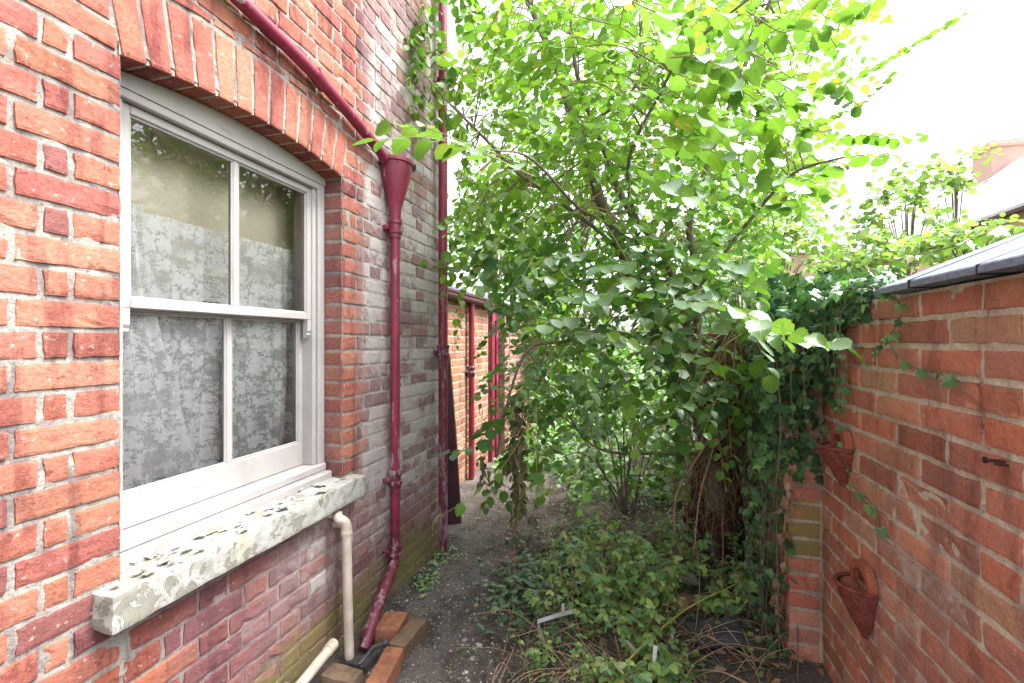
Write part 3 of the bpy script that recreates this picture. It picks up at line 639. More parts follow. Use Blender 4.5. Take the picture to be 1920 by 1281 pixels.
for i in range(n_):
    y = .9 + 4.2 * rng.random() ** 1.1; x = rng.uniform(-1.3, -.1 if rng.random() < .25 else bed_edge(y) + .08); s_ = 0.0028 + .0085 * rng.random() ** 3.0
    z_ = float(gh(np.array([x]), np.array([y]))[0]); c = rng.choice([.09, .18, .30, .42, .55], p=[.22, .26, .24, .17, .11]) * np.array([1, .93, .87])
    v = np.array([(1, 0, 0), (0, 1, 0), (-1, 0, 0), (0, -1, 0), (0, 0, .7), (0, 0, -.5)]) * rng.uniform(.6, 1.2, (6, 1)) * s_; a = rng.random() * 6
    v = v @ np.array([[math.cos(a), math.sin(a), 0], [-math.sin(a), math.cos(a), 0], [0, 0, 1]]) + (x, y, z_ + s_ * .25)
    mb.add(v, [(0, 1, 4), (1, 2, 4), (2, 3, 4), (3, 0, 4), (1, 0, 5), (2, 1, 5), (3, 2, 5), (0, 3, 5)], col=c)
for i in range(110):
    y = .9 + 3.2 * rng.random(); x = rng.uniform(-1.3, .1); s_ = rng.uniform(.006, .017); z_ = gh(np.array([x]), np.array([y]))[0]; m0 = MB(); m0.lathe([(0, -.5 * s_), (.8 * s_, -.3 * s_), (s_, 0), (.7 * s_, .4 * s_), (0, .5 * s_)], (x, y, z_ + s_ * .15), 7)
    v = m0.V[0]; v = v + np.stack([vn(v, 90, 1), vn(v, 90, 2), vn(v, 90, 3) * .4], 1) * s_ * .45; mb.add(v, m0.Fq[0], col=rng.choice([.12, .2, .3, .4]) * np.array([1, .92, .86]))
k = NT('grit'); o = mb.build('gravel', k.fin(k.attr('col').outputs['Color'], .9, .2)); tag(o, 'pale grit and stone chips scattered over the dark path', 'gravel', kind='stuff')
# gully surround
gb = thing('gully_surround', 'mossy brick edging round the drain below the pipes', 'drain surround', (-1.15, 1.8, 0))
BR2 = simple('worn paving brick', (.20, .085, .05), (.36, .15, .085), 22, .9, .8, .004); BR3 = simple('dark paving brick', (.11, .075, .05), (.2, .13, .085), 22, .9, .8, .004)
def obrick(p0, p1, w_, h, z_, mat, seed, lb=None):
    p0 = np.array(p0, float); p1 = np.array(p1, float); d = p1 - p0; L = np.linalg.norm(d); d /= L; nrm = np.array([-d[1], d[0]])
    m = MB(); rough_box(m, (0, -w_ / 2, 0), (L, w_ / 2, h), .012, .004, seed, .008, .004)
    m.V = [np.stack([p0[0] + v[:, 0] * d[0] + v[:, 1] * nrm[0], p0[1] + v[:, 0] * d[1] + v[:, 1] * nrm[1], z_ + v[:, 2]], 1) for v in m.V]
    part('brick', m, mat, gb, lb, smooth=True)
def G(px, py, h=.05): z_ = (CAMH - h) * F / (py - 640); return P(px, py, z_)[:2]
obrick(G(612, 1252, .06), G(672, 1268, .06), .085, .08, -.02, BR3, 1)
obrick(G(700, 1290, .06), G(741, 1213, .06), .085, .085, -.02, BR2, 2)
obrick(G(742, 1210, .06), G(787, 1158, .06), .085, .08, -.018, BR3, 3)
obrick(G(722, 1183, .06), G(745, 1148, .06), .12, .08, -.012, BR2, 4, 'orange mossy brick set flat')
m = MB(); c0 = G(690, 1215, 0); rough_box(m, (c0[0] - .09, c0[1] - .1, -.06), (c0[0] + .05, c0[1] + .08, -.012), .02, .003, 7); part('drain_floor', m, simple('hole-dark concrete', (.03, .028, .025), (.12, .11, .1), 30, .4), gb)  # near black floor colour stands in for the darkness of the drain hole
m = MB(); m.tube([tuple(G(672, 1250, .03)) + (.035,), tuple(G(700, 1222, .03)) + (.05,), tuple(G(728, 1206, .06)) + (.065,)], [.008, .010, .011], 8); part('grating', m, simple('black plastic', (.015, .015, .017), (.12, .12, .12), 40, .5), gb)
# leaning maroon board
m = MB(); b0 = P(851, 985, 3.62); b1 = P(838, 668, 3.74); 
V = []
for (p, wd) in ((b0, .052), (b0 * .5 + b1 * .5, .040), (b1, .012)):
    for sx in (-1, 1):
        for sy in (-1, 1): V.append(p + np.array([sx * wd, sy * .012 + sx * .03, 0]))
q = []
for s_ in (0, 4): q += [(s_, s_ + 4, s_ + 6, s_ + 2), (s_ + 1, s_ + 3, s_ + 7, s_ + 5), (s_, s_ + 1, s_ + 5, s_ + 4), (s_ + 2, s_ + 6, s_ + 7, s_ + 3)]
m.add(V, q + [(0, 2, 3, 1), (8, 9, 11, 10)]); o = m.build('board', paint_mat('dark maroon wood', (.065, .015, .03), (.16, .09, .1), .4, .5), base=tuple(b0)); tag(o, 'dark maroon tapering plank leaning behind the tall downpipe', 'plank')

# ================================================================== REAR EXTENSION
EX = -1.75
ext = thing('house_extension', 'low orange brick lean-to with maroon gutter beyond the house corner', 'outbuilding', (EX, 4.5, 0))
mb = MB(); O2 = np.array([EX, 0, 0.]); est = lambda pt: np.stack([np.full(len(pt), .25), sm(pt[:, 2], .4, .1) * .5, np.full(len(pt), .05)], 1)
for k_ in range(25):
    z0 = k_ * .075 + .005
    for p, q in split_row(3.07, 5.16, 'SH'[k_ % 2], 0): brick(mb, O2, U, NX, p + .005, q - .005, z0, z0 + .065, np.array(random.choice([(.42, .17, .07), (.46, .2, .09), (.36, .12, .06), (.5, .24, .12)])) * random.uniform(.85, 1.1), est, .06, seed=k_)
    for p, q in split_row(5.5, 6.0, 'SH'[k_ % 2], 0): brick(mb, O2, U, NX, p + .005, q - .005, z0, z0 + .065, np.array(random.choice(PAL_RIGHT)), est, .08)
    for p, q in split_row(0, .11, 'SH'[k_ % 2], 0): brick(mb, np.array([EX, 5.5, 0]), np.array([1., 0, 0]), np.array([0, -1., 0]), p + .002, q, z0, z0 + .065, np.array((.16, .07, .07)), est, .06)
    for p, q in split_row(5.5, 8.5, 'SH'[k_ % 2], 0): brick(mb, O2 + (.112, 0, 0), U, NX, p + .005, q - .005, z0, z0 + .065, np.array(random.choice(PAL_CLEAN)), est, .12)
mortar(mb, O2, U, NX, 3.07, 5.5, 0, 1.88, lambda y, z: (y > 5.18), est, (.5, .44, .34), .05)
mortar(mb, O2 + (.112, 0, 0), U, NX, 5.5, 8.5, 0, 1.88, None, est, (.5, .44, .34), .06)
mb.box((EX - .2, 3.07, 0), (EX - .008, 5.17, 1.9), col=(.4, .3, .25)); mb.box((EX - .2, 5.5, 0), (EX + .104, 8.5, 1.9), col=(.4, .3, .25)); mb.box((EX - .2, 5.17, 1.78), (EX - .009, 5.5, 1.9), col=(.4, .3, .25))
part('wall', mb, BRICK, ext)
m = MB(); m.rbox((EX - .15, 3.07, 1.90), (EX + .12, 8.5, 1.93), .005); m.rbox((EX + .005, 3.07, 1.84), (EX + .03, 5.45, 1.899), .004)
m.tube([(EX + .075, 3.1, 1.885), (EX + .075, 5.5, 1.875)], .038, 12); part('gutter', m, paint_mat('dark maroon gutter', (.10, .02, .03), (.2, .12, .12), .4, .5), ext, smooth=False)
m = MB(); m.add([(EX + .1, 3.07, 1.935), (EX + .1, 8.6, 1.935), (EX - 2.2, 8.6, 2.6), (EX - 2.2, 3.07, 2.6), (EX + .1, 3.07, 1.955), (EX + .1, 8.6, 1.955), (EX - 2.2, 8.6, 2.63), (EX - 2.2, 3.07, 2.63)], [(0, 3, 2, 1), (4, 5, 6, 7), (0, 1, 5, 4), (1, 2, 6, 5), (2, 3, 7, 6), (3, 0, 4, 7)]); part('roof', m, SLATE, ext)
door = bpy.data.objects.new('door', None); COL.objects.link(door); door.parent = ext; door['base'] = ext['base']; door['label'] = 'maroon painted door and frame'
m = MB(); m.rbox((EX - .05, 5.18, 0), (EX + .05, 5.27, 1.80)); m.rbox((EX - .05, 5.41, 0), (EX + .03, 5.495, 1.80)); m.rbox((EX - .05, 5.27, 1.70), (EX + .05, 5.41, 1.80)); part('frame', m, MAROON, door, root=ext)
m = MB(); m.rbox((EX - .045, 5.271, 0), (EX - .01, 5.409, 1.699)); part('panel', m, MAROON, door, root=ext)
fy = PX(884, 600, EX + .05)[1]; fd = thing('drainpipe', 'thin dark maroon downpipe on the lean-to wall', 'drainpipe', (EX + .05, fy, 0))
m = MB(); m.tube([(EX + .05, fy, .02), (EX + .05, fy, 1), (EX + .05, fy, 1.86)], .032, 14); part('pipe', m, paint_mat('maroon lean-to pipe paint', (.24, .02, .045), (.3, .1, .12), .3), fd, smooth=True, autos=50)  # maroon pipe paint with a few paler chips
part('collar', collar(EX + .05, fy, 1.14, .032), MAROON_OLD, fd, smooth=True)

# ================================================================== GARDEN WALL (right)
W = .71; WH = 1.583
gw = thing('garden_wall', 'red brick garden wall with pale mortar and blue grey coping slabs', 'wall', (W, 1.5, 0))
def rst(pt):
    Y = pt[:, 1]; Z = pt[:, 2]; n = fbm(pt, 2.2, 3, 91) * .5; n2 = fbm(pt, 7, 3, 95) * .5
    wh = np.clip(.42 + n * .5 + sm(np.abs(Y + Z * .3 - 1.75 + n * .5), .3, .1) * .35 * sm(Z, 1.1, .8), 0, 1)
    gr = np.clip(sm(Z + n2 * .3, .55, .2) * sm(Y, 1.5, 1.9) * .72, 0, 1); gr = np.maximum(gr, sm(np.abs(Y - 2.08), .10, .02) * sm(Z, .95, .7) * .8)
    return np.stack([wh * .68, gr, np.clip(.12 + n * .5, 0, .5)], 1)
mb = MB(); OW = np.array([W, 0, 0.]); NW = np.array([-1., 0, 0]); zr = WH - 22 * .0725
rnd = random.Random(3); ph = .14
def wall_rows(y0, y1, xoff=0., res=.03):
    for k_ in range(-1, 22):
        z0 = zr + k_ * .0725 + .005; z1 = z0 + .0625; y = y0 - (.1125 if k_ % 2 else 0) - ph + .0
        while y < y1:
            L = .2275 if not (k_ in (6, 13)) else (.2275 if rnd.random() > .35 else .115)
            a_, b_ = max(y, y0), min(y + L, y1)
            if b_ - a_ > .03:
                c = np.array(rnd.choice(PAL_RIGHT)) * rnd.uniform(.82, 1.15); spl = 0
                u_ = rnd.random()
                if u_ < .055: spl = rnd.uniform(.006, .016); c = np.array((.46, .17, .10)) * rnd.uniform(.85, 1.1)
                elif u_ < .11: c = np.array((.56, .30, .18))
                brick(mb, OW + (xoff, 0, 0), U, NW, a_ + .0055, b_ - .0055, z0 + rnd.uniform(-.001, .001), z1 + rnd.uniform(-.0015, .001), c, rst, res, pop=rnd.uniform(-.002, .0025), spall=spl, seed=rnd.randint(0, 99))
            y += L
wall_rows(-.8, 2.115); wall_rows(2.45, 6.5, 0, .08)
mortar(mb, OW, U, NW, -.8, 6.5, -.1, WH, lambda y, z: (y > 2.12) & (y < 2.44), rst, (.68, .64, .54), .014, -.0052, .0030)
mb.box((W + .008, -.8, -.1), (W + .215, 6.5, WH - .002), col=(.4, .3, .22)); part('wall', mb, BRICK, gw)
mb = MB(); PXl = .590; PYf = 2.115
pst = lambda pt: np.stack([.2 + 0 * pt[:, 0], np.clip(sm(np.abs(pt[:, 2] - .68), .22, .08) * (1.05 + fbm(pt, 9, 2, 3) * .35), 0, 1), sm(pt[:, 2], .5, .3) * .7], 1)
for k_ in range(-1, 22):
    z0 = zr + k_ * .0725 + .005; c = np.array(rnd.choice(PAL_RIGHT)) * rnd.uniform(.9, 1.15)
    if k_ in (8, 9): c = np.array((.38, .16, .06))
    brick(mb, np.array([PXl, PYf, 0]), np.array([1., 0, 0]), np.array([0, -1., 0]), 0, W - PXl - .004, z0, z0 + .0625, c, pst, seed=k_)
    for p, q in ((PYf + .001, PYf + .2), (PYf + .21, PYf + .335)): brick(mb, np.array([PXl, 0, 0]), U, NW, p, q, z0, z0 + .0625, c, pst)
    brick(mb, np.array([PXl, PYf + .335, 0]), np.array([1., 0, 0]), np.array([0, 1., 0]), .001, W - PXl, z0, z0 + .0625, c, pst)
mb.box((PXl + .006, PYf + .006, -.1), (W + .004, PYf + .33, WH - .003), col=(.45, .40, .32)); part('pier', mb, BRICK, gw)
# second, dark pier behind the stump
mb = MB()
for k_ in range(-1, 21):
    z0 = zr + k_ * .0725 + .005
    for p, q in ((0, .20), (.21, .31)): brick(mb, np.array([.40, 3.25, 0]), np.array([1., 0, 0]), np.array([0, -1., 0]), p, q, z0, z0 + .0625, np.array((.30, .11, .055)), rst, .05)
mb.box((.404, 3.256, -.1), (W + .004, 3.6, WH - .08), col=(.3, .24, .18)); part('pier', mb, BRICK, gw)
ys = [-.8]; joints = [PX(1818, 560, W - .05)[1]]
E0 = 1.552; cuts = [E0, E0 + 0]
jy = [1.552, 1.335 + .0, .895, .455, .015, -.425, -.85]
jy = [1.56, PX(1705, 548, .665)[1], PX(1835, 524, .665)[1]]
jy += [jy[-1] - .44 * i for i in range(1, 5)]
for a_, b_ in zip(jy[1:], jy[:-1]):
    m = MB(); g = .004; dz = rng.uniform(-.003, .0035); x0, x1 = W - .048 + rng.uniform(-.003, .003), W + .265; y0, y1 = a_ + g, b_ - g; z0 = WH + .004 + dz
    sec = [(x0, z0), (x0 + .001, z0 + .015), (x0 + .004, z0 + .019), (x1 - .004, z0 + .150), (x1, z0 + .146), (x1, z0)]
    V = [(x, y, z) for y in (y0, y0 + .003, y1 - .003, y1) for x, z in [(x + (0 if y in (y0 + .003, y1 - .003) else (.0015 if x == x0 else 0)), z - (0 if y in (y0 + .003, y1 - .003) else .002 * (z > z0))) for x, z in sec]]
    nn_ = 6; m.add(V, [(i * nn_ + j, i * nn_ + (j + 1) % nn_, (i + 1) * nn_ + (j + 1) % nn_, (i + 1) * nn_ + j) for i in range(3) for j in range(nn_)] + [(0, 3, 4, 5), (0, 1, 2, 3), (18, 23, 22, 21), (18, 21, 20, 19)])
    part('coping_slab', m, SLATE, gw)
    m = MB(); sj = [(W - .047, WH + .003), (W - .047, WH + .0245), (W + .262, WH + .1565), (W + .262, WH + .003)]; m.add([(x, y, z) for y in (a_ - .0055, a_ + .0055) for x, z in sj], [(0, 1, 2, 3), (7, 6, 5, 4), (1, 0, 4, 5), (2, 1, 5, 6), (3, 2, 6, 7)]); part('joint', m, simple('dark joint', (.02, .02, .02), (.05, .05, .05)), gw)
m = MB(); m.box((W + .01, 1.562, WH + .001), (W + .2, 6.5, WH + .04), col=(.3, .25, .2)); part('wall_top', m, SLATE, gw)
# terracotta wall planters
def planter(y, ztop, r, h, label, ry=0):
    t = thing('wall_planter', label, 'wall planter', (W, y, ztop - h), 'terracotta planters on the garden wall')
    nA, nB = 22, 14; V = []; 
    for j in range(nB):
        tt = j / (nB - 1); rr = r * (1 - tt ** 1.25 * .86)
        for i in range(nA):
            a = math.pi * i / (nA - 1); V.append((W - .004 - rr * 1.18 * math.sin(a), y + rr * math.cos(a), ztop - h * tt))
    V = np.array(V); dv = fbm(V, 55, 3, 3)[:, None] * np.array([-.005, .002, .002]); V = V + dv * np.where(np.arange(len(V)) < nA * 1, .3, 1)[:, None]
    m = MB(); m.grid(V, nB, nA); m.tube(V[:nA] + np.array([0, 0, .001]), .0065, 7)
    part('bowl', m, DARKTERRA, t, smooth=True)
    m = MB(); V = []
    for j in range(6):
        tt = j / 5; rr = (r - .012) * (1 - tt * .5)
        for i in range(nA):
            a = math.pi * i / (nA - 1); V.append((W - .006 - rr * 1.15 * math.sin(a), y + rr * math.cos(a), ztop - .001 - h * .5 * tt))
    m.grid(np.array(V), 6, nA, flip=True); m.add([(W - .006, y, ztop - h * .4)] + V[-nA:], [(0, i + 1, i + 2) for i in range(nA - 1)]); part('inside', m, TERRA, t, smooth=True)
    m = MB(); n_ = 16; arch = [(y + r * .98 * math.cos(math.pi * i / n_), ztop + (r * 1.05) * math.sin(math.pi * i / n_) ** .8) for i in range(n_ + 1)]
    inn = [(y + (r - .022) * .98 * math.cos(math.pi * i / n_), ztop + (r * 1.05 - .024) * math.sin(math.pi * i / n_) ** .8) for i in range(n_ + 1)]
    V = [(W - .026, a_, b_) for a_, b_ in arch] + [(W - .003, a_, b_) for a_, b_ in arch] + [(W - .026, a_, b_) for a_, b_ in inn] + [(W - .003, a_, b_) for a_, b_ in inn]
    k1 = n_ + 1; q = []
    for i in range(n_): q += [(i, i + 1, k1 + i + 1, k1 + i), (2 * k1 + i, 3 * k1 + i, 3 * k1 + i + 1, 2 * k1 + i + 1), (i, 2 * k1 + i, 2 * k1 + i + 1, i + 1)]
    V = np.array(V); V = V + fbm(V, 60, 2, 9)[:, None] * .0022; m.add(V, q); part('back_plate', m, TERRA, t, smooth=True, autos=45)
    m = MB(); b_ = [(W - .006, y + (r - .02) * math.cos(math.pi * i / n_), ztop + (r - .02) * math.sin(math.pi * i / n_)) for i in range(n_ + 1)]
    m.add([(W - .006, y, ztop)] + b_, [(0, i + 1, i + 2) for i in range(n_)]); part('back', m, DARKTERRA, t)
planter(PX(1607, 1110, W - .03)[1], CAMH - (1123 - 640) * PX(1607, 640, W)[1] * .83 / F if 0 else .66, .072, .17, 'dark red pointed terracotta half pot low on the garden wall by the pier')
planter(PX(1556, 840, W - .05)[1], 1.07, .068, .14, 'terracotta half pot high on the garden wall half hidden by ivy')
q = PX(1885, 866, W); hk = thing('wall_nail', 'rusty masonry nail and clip sticking out of the garden wall mortar', 'nail', tuple(q))
m = MB(); m.tube([q + (.01, 0, 0), q + (-.03, .004, .001)], .0035, 8); m.tube([q + (-.028, .004, .001), q + (-.032, .004, .001)], .007, 8); m.tube([q + (-.002, -.012, -.004), q + (-.022, -.006, -.004)], .0028, 6); part('nail', m, simple('rust black', (.03, .015, .015), (.09, .04, .03), 80), hk)

# ================================================================== FOLIAGE
def leaf_tpl(nst=8, serr=.07, fold=.16, droop=.22, shape='round'):
    t = np.linspace(0, 1, nst + 1)
    if shape == 'round': wd = np.sin(np.pi * t ** .86) ** .52 * .44
    elif shape == 'long': wd = np.sin(np.pi * t ** .75) ** .8 * .26
    else: wd = np.sin(np.pi * t ** .7) ** .7 * .36
    wd[0] = .015; wd[-1] = .004; V = []
    for i, (a, b) in enumerate(zip(t, wd)):
        s_ = 1 + (serr if i % 2 else -serr) * (0 < i < nst)
        z = -droop * a * a
        V += [(-b * s_, a + (.02 if i % 2 else 0), z + fold * b), (0, a, z), (b * s_, a + (.02 if i % 2 else 0), z + fold * b)]
    Fq = []
    for i in range(nst):
        o = i * 3; Fq += [(o, o + 3, o + 4, o + 1), (o + 1, o + 4, o + 5, o + 2)]
    return np.array(V), np.array(Fq)
TR = leaf_tpl(9); TO = leaf_tpl(6, .05, .2, .2, 'ov'); TL = leaf_tpl(5, 0, .25, .4, 'long'); TS = leaf_tpl(4, 0, .16, .2, 'round')
def ivy_tpl():
    an = np.array([-150, -118, -88, -60, -33, 0, 33, 60, 88, 118, 150]) ; rr = np.array([.30, .52, .34, .58, .40, .75, .40, .58, .34, .52, .30])
    V = [(0, .12, .03)] + [(r * math.sin(R(a)), .15 + r * math.cos(R(a)), -.10 * r) for a, r in zip(an, rr)]; n = len(V) - 1
    return np.array(V), np.array([(0, i + 1, (i + 1) % n + 1) for i in range(n)])
TI = ivy_tpl()
def leaves(mb, tpl, Pp, Dd, Nn, Sz, Cc):
    V, Fc = tpl; Pp = np.asarray(Pp, float); n = len(Pp)
    if n == 0: return
    Dd = np.asarray(Dd, float); Dd = Dd / np.linalg.norm(Dd, axis=1)[:, None]; Nn = np.asarray(Nn, float)
    X = np.cross(Dd, Nn); X /= np.linalg.norm(X, axis=1)[:, None] + 1e-9; Z = np.cross(X, Dd); Sz = np.asarray(Sz, float)[:, None, None]
    cz = rng.uniform(.2, 1.9, (n, 1)); wx = rng.uniform(.85, 1.12, (n, 1))
    W3 = (V[None, :, 0] * wx)[..., None] * X[:, None] + V[None, :, 1, None] * Dd[:, None] + (V[None, :, 2] * cz)[..., None] * Z[:, None]
    pts = (Pp[:, None] + Sz * W3).reshape(-1, 3); m = len(V)
    st = np.stack([np.abs(V[:, 0]), V[:, 1], 0 * V[:, 0]], 1)[None] + np.array([0, 0, 1.]) * rng.random((n, 1, 1))
    f = (Fc[None] + (np.arange(n) * m)[:, None, None]).reshape(-1, Fc.shape[1])
    mb.add(pts, f, col=np.repeat(np.asarray(Cc, float), m, 0), st=st.reshape(-1, 3))
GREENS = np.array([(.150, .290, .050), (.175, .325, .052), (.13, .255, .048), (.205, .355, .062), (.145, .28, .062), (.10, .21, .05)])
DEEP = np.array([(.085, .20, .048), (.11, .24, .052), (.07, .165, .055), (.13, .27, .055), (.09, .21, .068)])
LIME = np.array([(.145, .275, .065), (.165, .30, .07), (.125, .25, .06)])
def pick(pal, n, v=.12): return pal[rng.integers(0, len(pal), n)] * rng.uniform(1 - v, 1 + v, (n, 1))
class Tree:
    def __init__(s): s.w = MB(); s.t = MB(); s.L = [[], [], [], [], []]; s.sk = []
    def limb(s, pts, r0_, r1_, n=8, seg=6):
        q = bez(pts, seg); r_ = np.linspace(r0_, r1_, len(q)); q = q + np.stack([vn(q, 5, 3) * r_ * .5, vn(q, 5, 4) * r_ * .5, 0 * r_], 1); s.w.tube(q, r_ * (1 + .1 * vn(q, 14, 2)), n); s.sk.append(q); return q
    def shoot(s, pts, size, gap=.035, pal=GREENS, r=.0022, start=.1, up=(0, 0, 1), tw=.35, taper=.45):
        """a leafy twig: leaves alternate left and right, blades held flat and drooping"""
        q = bez(pts, 5); seg = np.linalg.norm(np.diff(q, axis=0), axis=1); cum = np.concatenate([[0], np.cumsum(seg)]); L = cum[-1]
        s.t.tube(q, np.linspace(r, r * .4, len(q)), 5, cap=False)
        d = L * start; sd = 1; up = np.asarray(up, float)
        while d < L + gap * .5:
            i = min(np.searchsorted(cum, min(d, L - 1e-6)) - 1, len(q) - 2); i = max(i, 0); f = (min(d, L) - cum[i]) / max(seg[i], 1e-6)
            p = q[i] + (q[i + 1] - q[i]) * f; T = (q[i + 1] - q[i]) / max(seg[i], 1e-6)
            last = d >= L - gap * .5
            sdv = np.cross(T, up); sdv /= np.linalg.norm(sdv) + 1e-6
            dr = T * (1. if last else rng.uniform(.35, .75)) + sdv * (0 if last else sd) * rng.uniform(.7, 1.) + np.array([0, 0, rng.uniform(-.45, .1)])
            nn_ = up * 1.0 + rng.normal(0, tw, 3); sz = size * rng.uniform(.78, 1.15) * (1 - taper * (d / L) ** 3)
            st_ = dr / np.linalg.norm(dr) * sz * .12
            s.L[0].append(p + st_); s.L[1].append(dr); s.L[2].append(nn_); s.L[3].append(sz); s.L[4].append(pick(pal, 1)[0])
            s.t.tube([p, p + st_ * 1.1], r * .45, 3, cap=False)
            d += gap * rng.uniform(.75, 1.3); sd = -sd
    def done(s, t, tpl, mat=None, bark=None, fol='crown', tr='trunk'):
        if s.w.n: part(tr, s.w, bark or BARK, t, smooth=True)
        if s.t.n: part('twigs', s.t, TWIG, t, smooth=True)
        m = MB(); leaves(m, tpl, *s.L); part(fol, m, mat or LEAF, t, smooth=True); return len(s.L[0])
def inpoly(x, y, poly):
    c = False; j = len(poly) - 1
    for i in range(len(poly)):
        (xi, yi), (xj, yj) = poly[i], poly[j]
        if (yi > y) != (yj > y) and x < (xj - xi) * (y - yi) / (yj - yi) + xi: c = not c
        j = i
    return c
T = Tree(); tb = P(1340, 1040, 2.84); tb[2] = .1
main = thing('tree', 'leaning garden tree with round bright green leaves arching over the path', 'tree', tuple(tb))
T.limb([tb, P(1335, 880, 2.82), P(1290, 740, 2.8), P(1235, 640, 2.85), P(1165, 470, 2.85), P(1110, 320, 2.85), P(1055, 160, 2.9), P(985, -10, 2.9), P(900, -200, 2.9)], .06, .014, 10)
T.limb([P(1290, 740, 2.8), P(1285, 600, 2.7), P(1240, 470, 2.7), P(1180, 395, 2.7), P(1120, 250, 2.75), P(1080, 130, 2.7), P(1060, -80, 2.7)], .03, .008)
T.limb([P(1335, 880, 2.82), P(1300, 700, 2.6), P(1310, 540, 2.5), P(1290, 420, 2.45), P(1330, 300, 2.4), P(1420, 60, 2.3), P(1480, -80, 2.2)], .032, .006)
T.limb([P(1240, 470, 2.7), P(1190, 400, 2.6), P(1180, 300, 2.4), P(1235, 180, 2.2), P(1290, 90, 2.0), P(1440, -30, 1.8)], .014, .005)
T.limb([P(1110, 320, 2.85), P(1090, 250, 2.8), P(1150, 200, 2.6), P(1195, 150, 2.5), P(1200, 20, 2.4)], .014, .004)
T.limb([P(1165, 470, 2.85), P(1080, 400, 2.7), P(980, 330, 2.5), P(900, 250, 2.5), P(840, 190, 2.6), P(770, 110, 2.75)], .014, .004)
T.limb([P(1235, 640, 2.85), P(1130, 620, 2.6), P(1060, 640, 2.4), P(990, 655, 2.3), P(950, 760, 2.3), P(930, 860, 2.3)], .014, .004)
T.limb([P(1310, 540, 2.5), P(1400, 420, 2.3), P(1480, 330, 2.1), P(1560, 300, 1.95), P(1620, 290, 1.9)], .012, .003)
T.limb([P(1290, 740, 2.8), P(1350, 640, 2.3), P(1400, 620, 1.9), P(1470, 640, 1.6)], .012, .003)
T.limb([P(1330, 850, 2.8), P(1230, 850, 2.7), P(1120, 840, 2.8), P(1060, 770, 2.9), P(1010, 690, 3.)], .012, .003)
T.limb([P(1180, 395, 2.7), P(1100, 400, 2.3), P(1000, 300, 1.8), P(920, 280, 1.5)], .010, .003)
SK = np.concatenate(T.sk)
mainpoly = [(850, 0), (1500, -40), (1590, 20), (1530, 130), (1500, 260), (1560, 330), (1440, 420), (1400, 520), (1450, 600), (1430, 690), (1320, 790), (1120, 800), (1000, 780), (900, 700), (880, 560), (850, 480), (850, 200)]
cnt = 0; tries = 0
while cnt < 960 and tries < 14000:
    tries += 1; px = rng.uniform(840, 1600); py = rng.uniform(-60, 800)
    if not inpoly(px, max(py, 1), mainpoly): continue
    if px < 945 and 500 < py: continue
    # leave sky gaps towards the upper right and near the house
    dens = .95 - .55 * max(0, (px - 1300) / 300) * (1 if py < 420 else .6) - .30 * (px < 960) * (py < 330)
    if py > 560: dens *= .62
    if rng.random() > dens: continue
    z_ = rng.uniform(2.2, 3.9) if px < 1020 else rng.uniform(2.0, 3.8)
    if 420 < py and px > 1250: z_ = rng.uniform(1.9, 3.4)
    p = P(px, py, z_)
    if p[0] < -1.15 and p[1] < 3.2: continue
    j = np.argmin(((SK - p) ** 2).sum(1)); a = SK[j]; out = p - a; out[2] *= .4; nr_ = np.linalg.norm(out) + 1e-6
    dirv = out / nr_ * .8 + np.array([rng.normal(0, .5), rng.normal(-.15, .45), rng.normal(-.12, .25)]); dirv /= np.linalg.norm(dirv); L = rng.uniform(.18, .42)
    if p[0] + dirv[0] * L < -1.2: dirv[0] = abs(dirv[0])
    mid = p + dirv * L * .5 + (0, 0, .02); end = p + dirv * L - (0, 0, .07 * L / .3)
    if nr_ < 1.2 and rng.random() < .6:
        T.t.tube(bez([a, (a + p) / 2 + (0, 0, .06), p], 5), [.004] * 5 + [.003] * 5 + [.0025], 5, cap=False)
    low = py > 430; pal = GREENS if not low else (DEEP if rng.random() < .6 else GREENS)  # lower crown leaves mostly get deeper greens, shade put into their colour
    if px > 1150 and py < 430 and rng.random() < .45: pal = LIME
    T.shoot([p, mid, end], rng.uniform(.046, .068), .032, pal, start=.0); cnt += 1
for i in range(130):
    px, py = rng.uniform(950, 1150), rng.uniform(430, 900); z_ = rng.uniform(2.5, 3.6)
    if py > 700 and px < 900: continue
    p = P(px, py, z_)
    if p[0] < -1.05 or p[2] < .75: continue
    d = np.array([rng.normal(-.2, .5), rng.normal(-.3, .4), rng.normal(-.25, .25)]); d /= np.linalg.norm(d); T.shoot([p, p + d * .14 + (0, 0, .02), p + d * .28 - (0, 0, .05)], rng.uniform(.045, .066), .032, GREENS if rng.random() < .5 else DEEP, start=0)
# sprays that stand out one by one in the photograph
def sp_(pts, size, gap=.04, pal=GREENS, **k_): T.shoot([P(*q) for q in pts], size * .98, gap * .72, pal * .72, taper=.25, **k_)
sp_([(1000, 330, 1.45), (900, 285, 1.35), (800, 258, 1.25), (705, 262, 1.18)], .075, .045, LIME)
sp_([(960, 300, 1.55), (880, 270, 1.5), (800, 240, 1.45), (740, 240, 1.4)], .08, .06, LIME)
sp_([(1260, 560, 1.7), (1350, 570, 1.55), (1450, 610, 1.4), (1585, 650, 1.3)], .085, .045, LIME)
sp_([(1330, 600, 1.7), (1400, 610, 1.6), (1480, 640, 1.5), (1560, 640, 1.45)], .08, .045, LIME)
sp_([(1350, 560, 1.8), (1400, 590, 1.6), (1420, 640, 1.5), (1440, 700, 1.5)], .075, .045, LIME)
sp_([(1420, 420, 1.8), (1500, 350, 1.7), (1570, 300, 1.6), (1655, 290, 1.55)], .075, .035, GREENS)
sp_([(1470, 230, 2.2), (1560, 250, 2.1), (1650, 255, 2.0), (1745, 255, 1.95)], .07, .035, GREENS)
sp_([(1500, 200, 2.6), (1600, 150, 2.6), (1700, 90, 2.6), (1800, 30, 2.6)], .05, .035, GREENS)
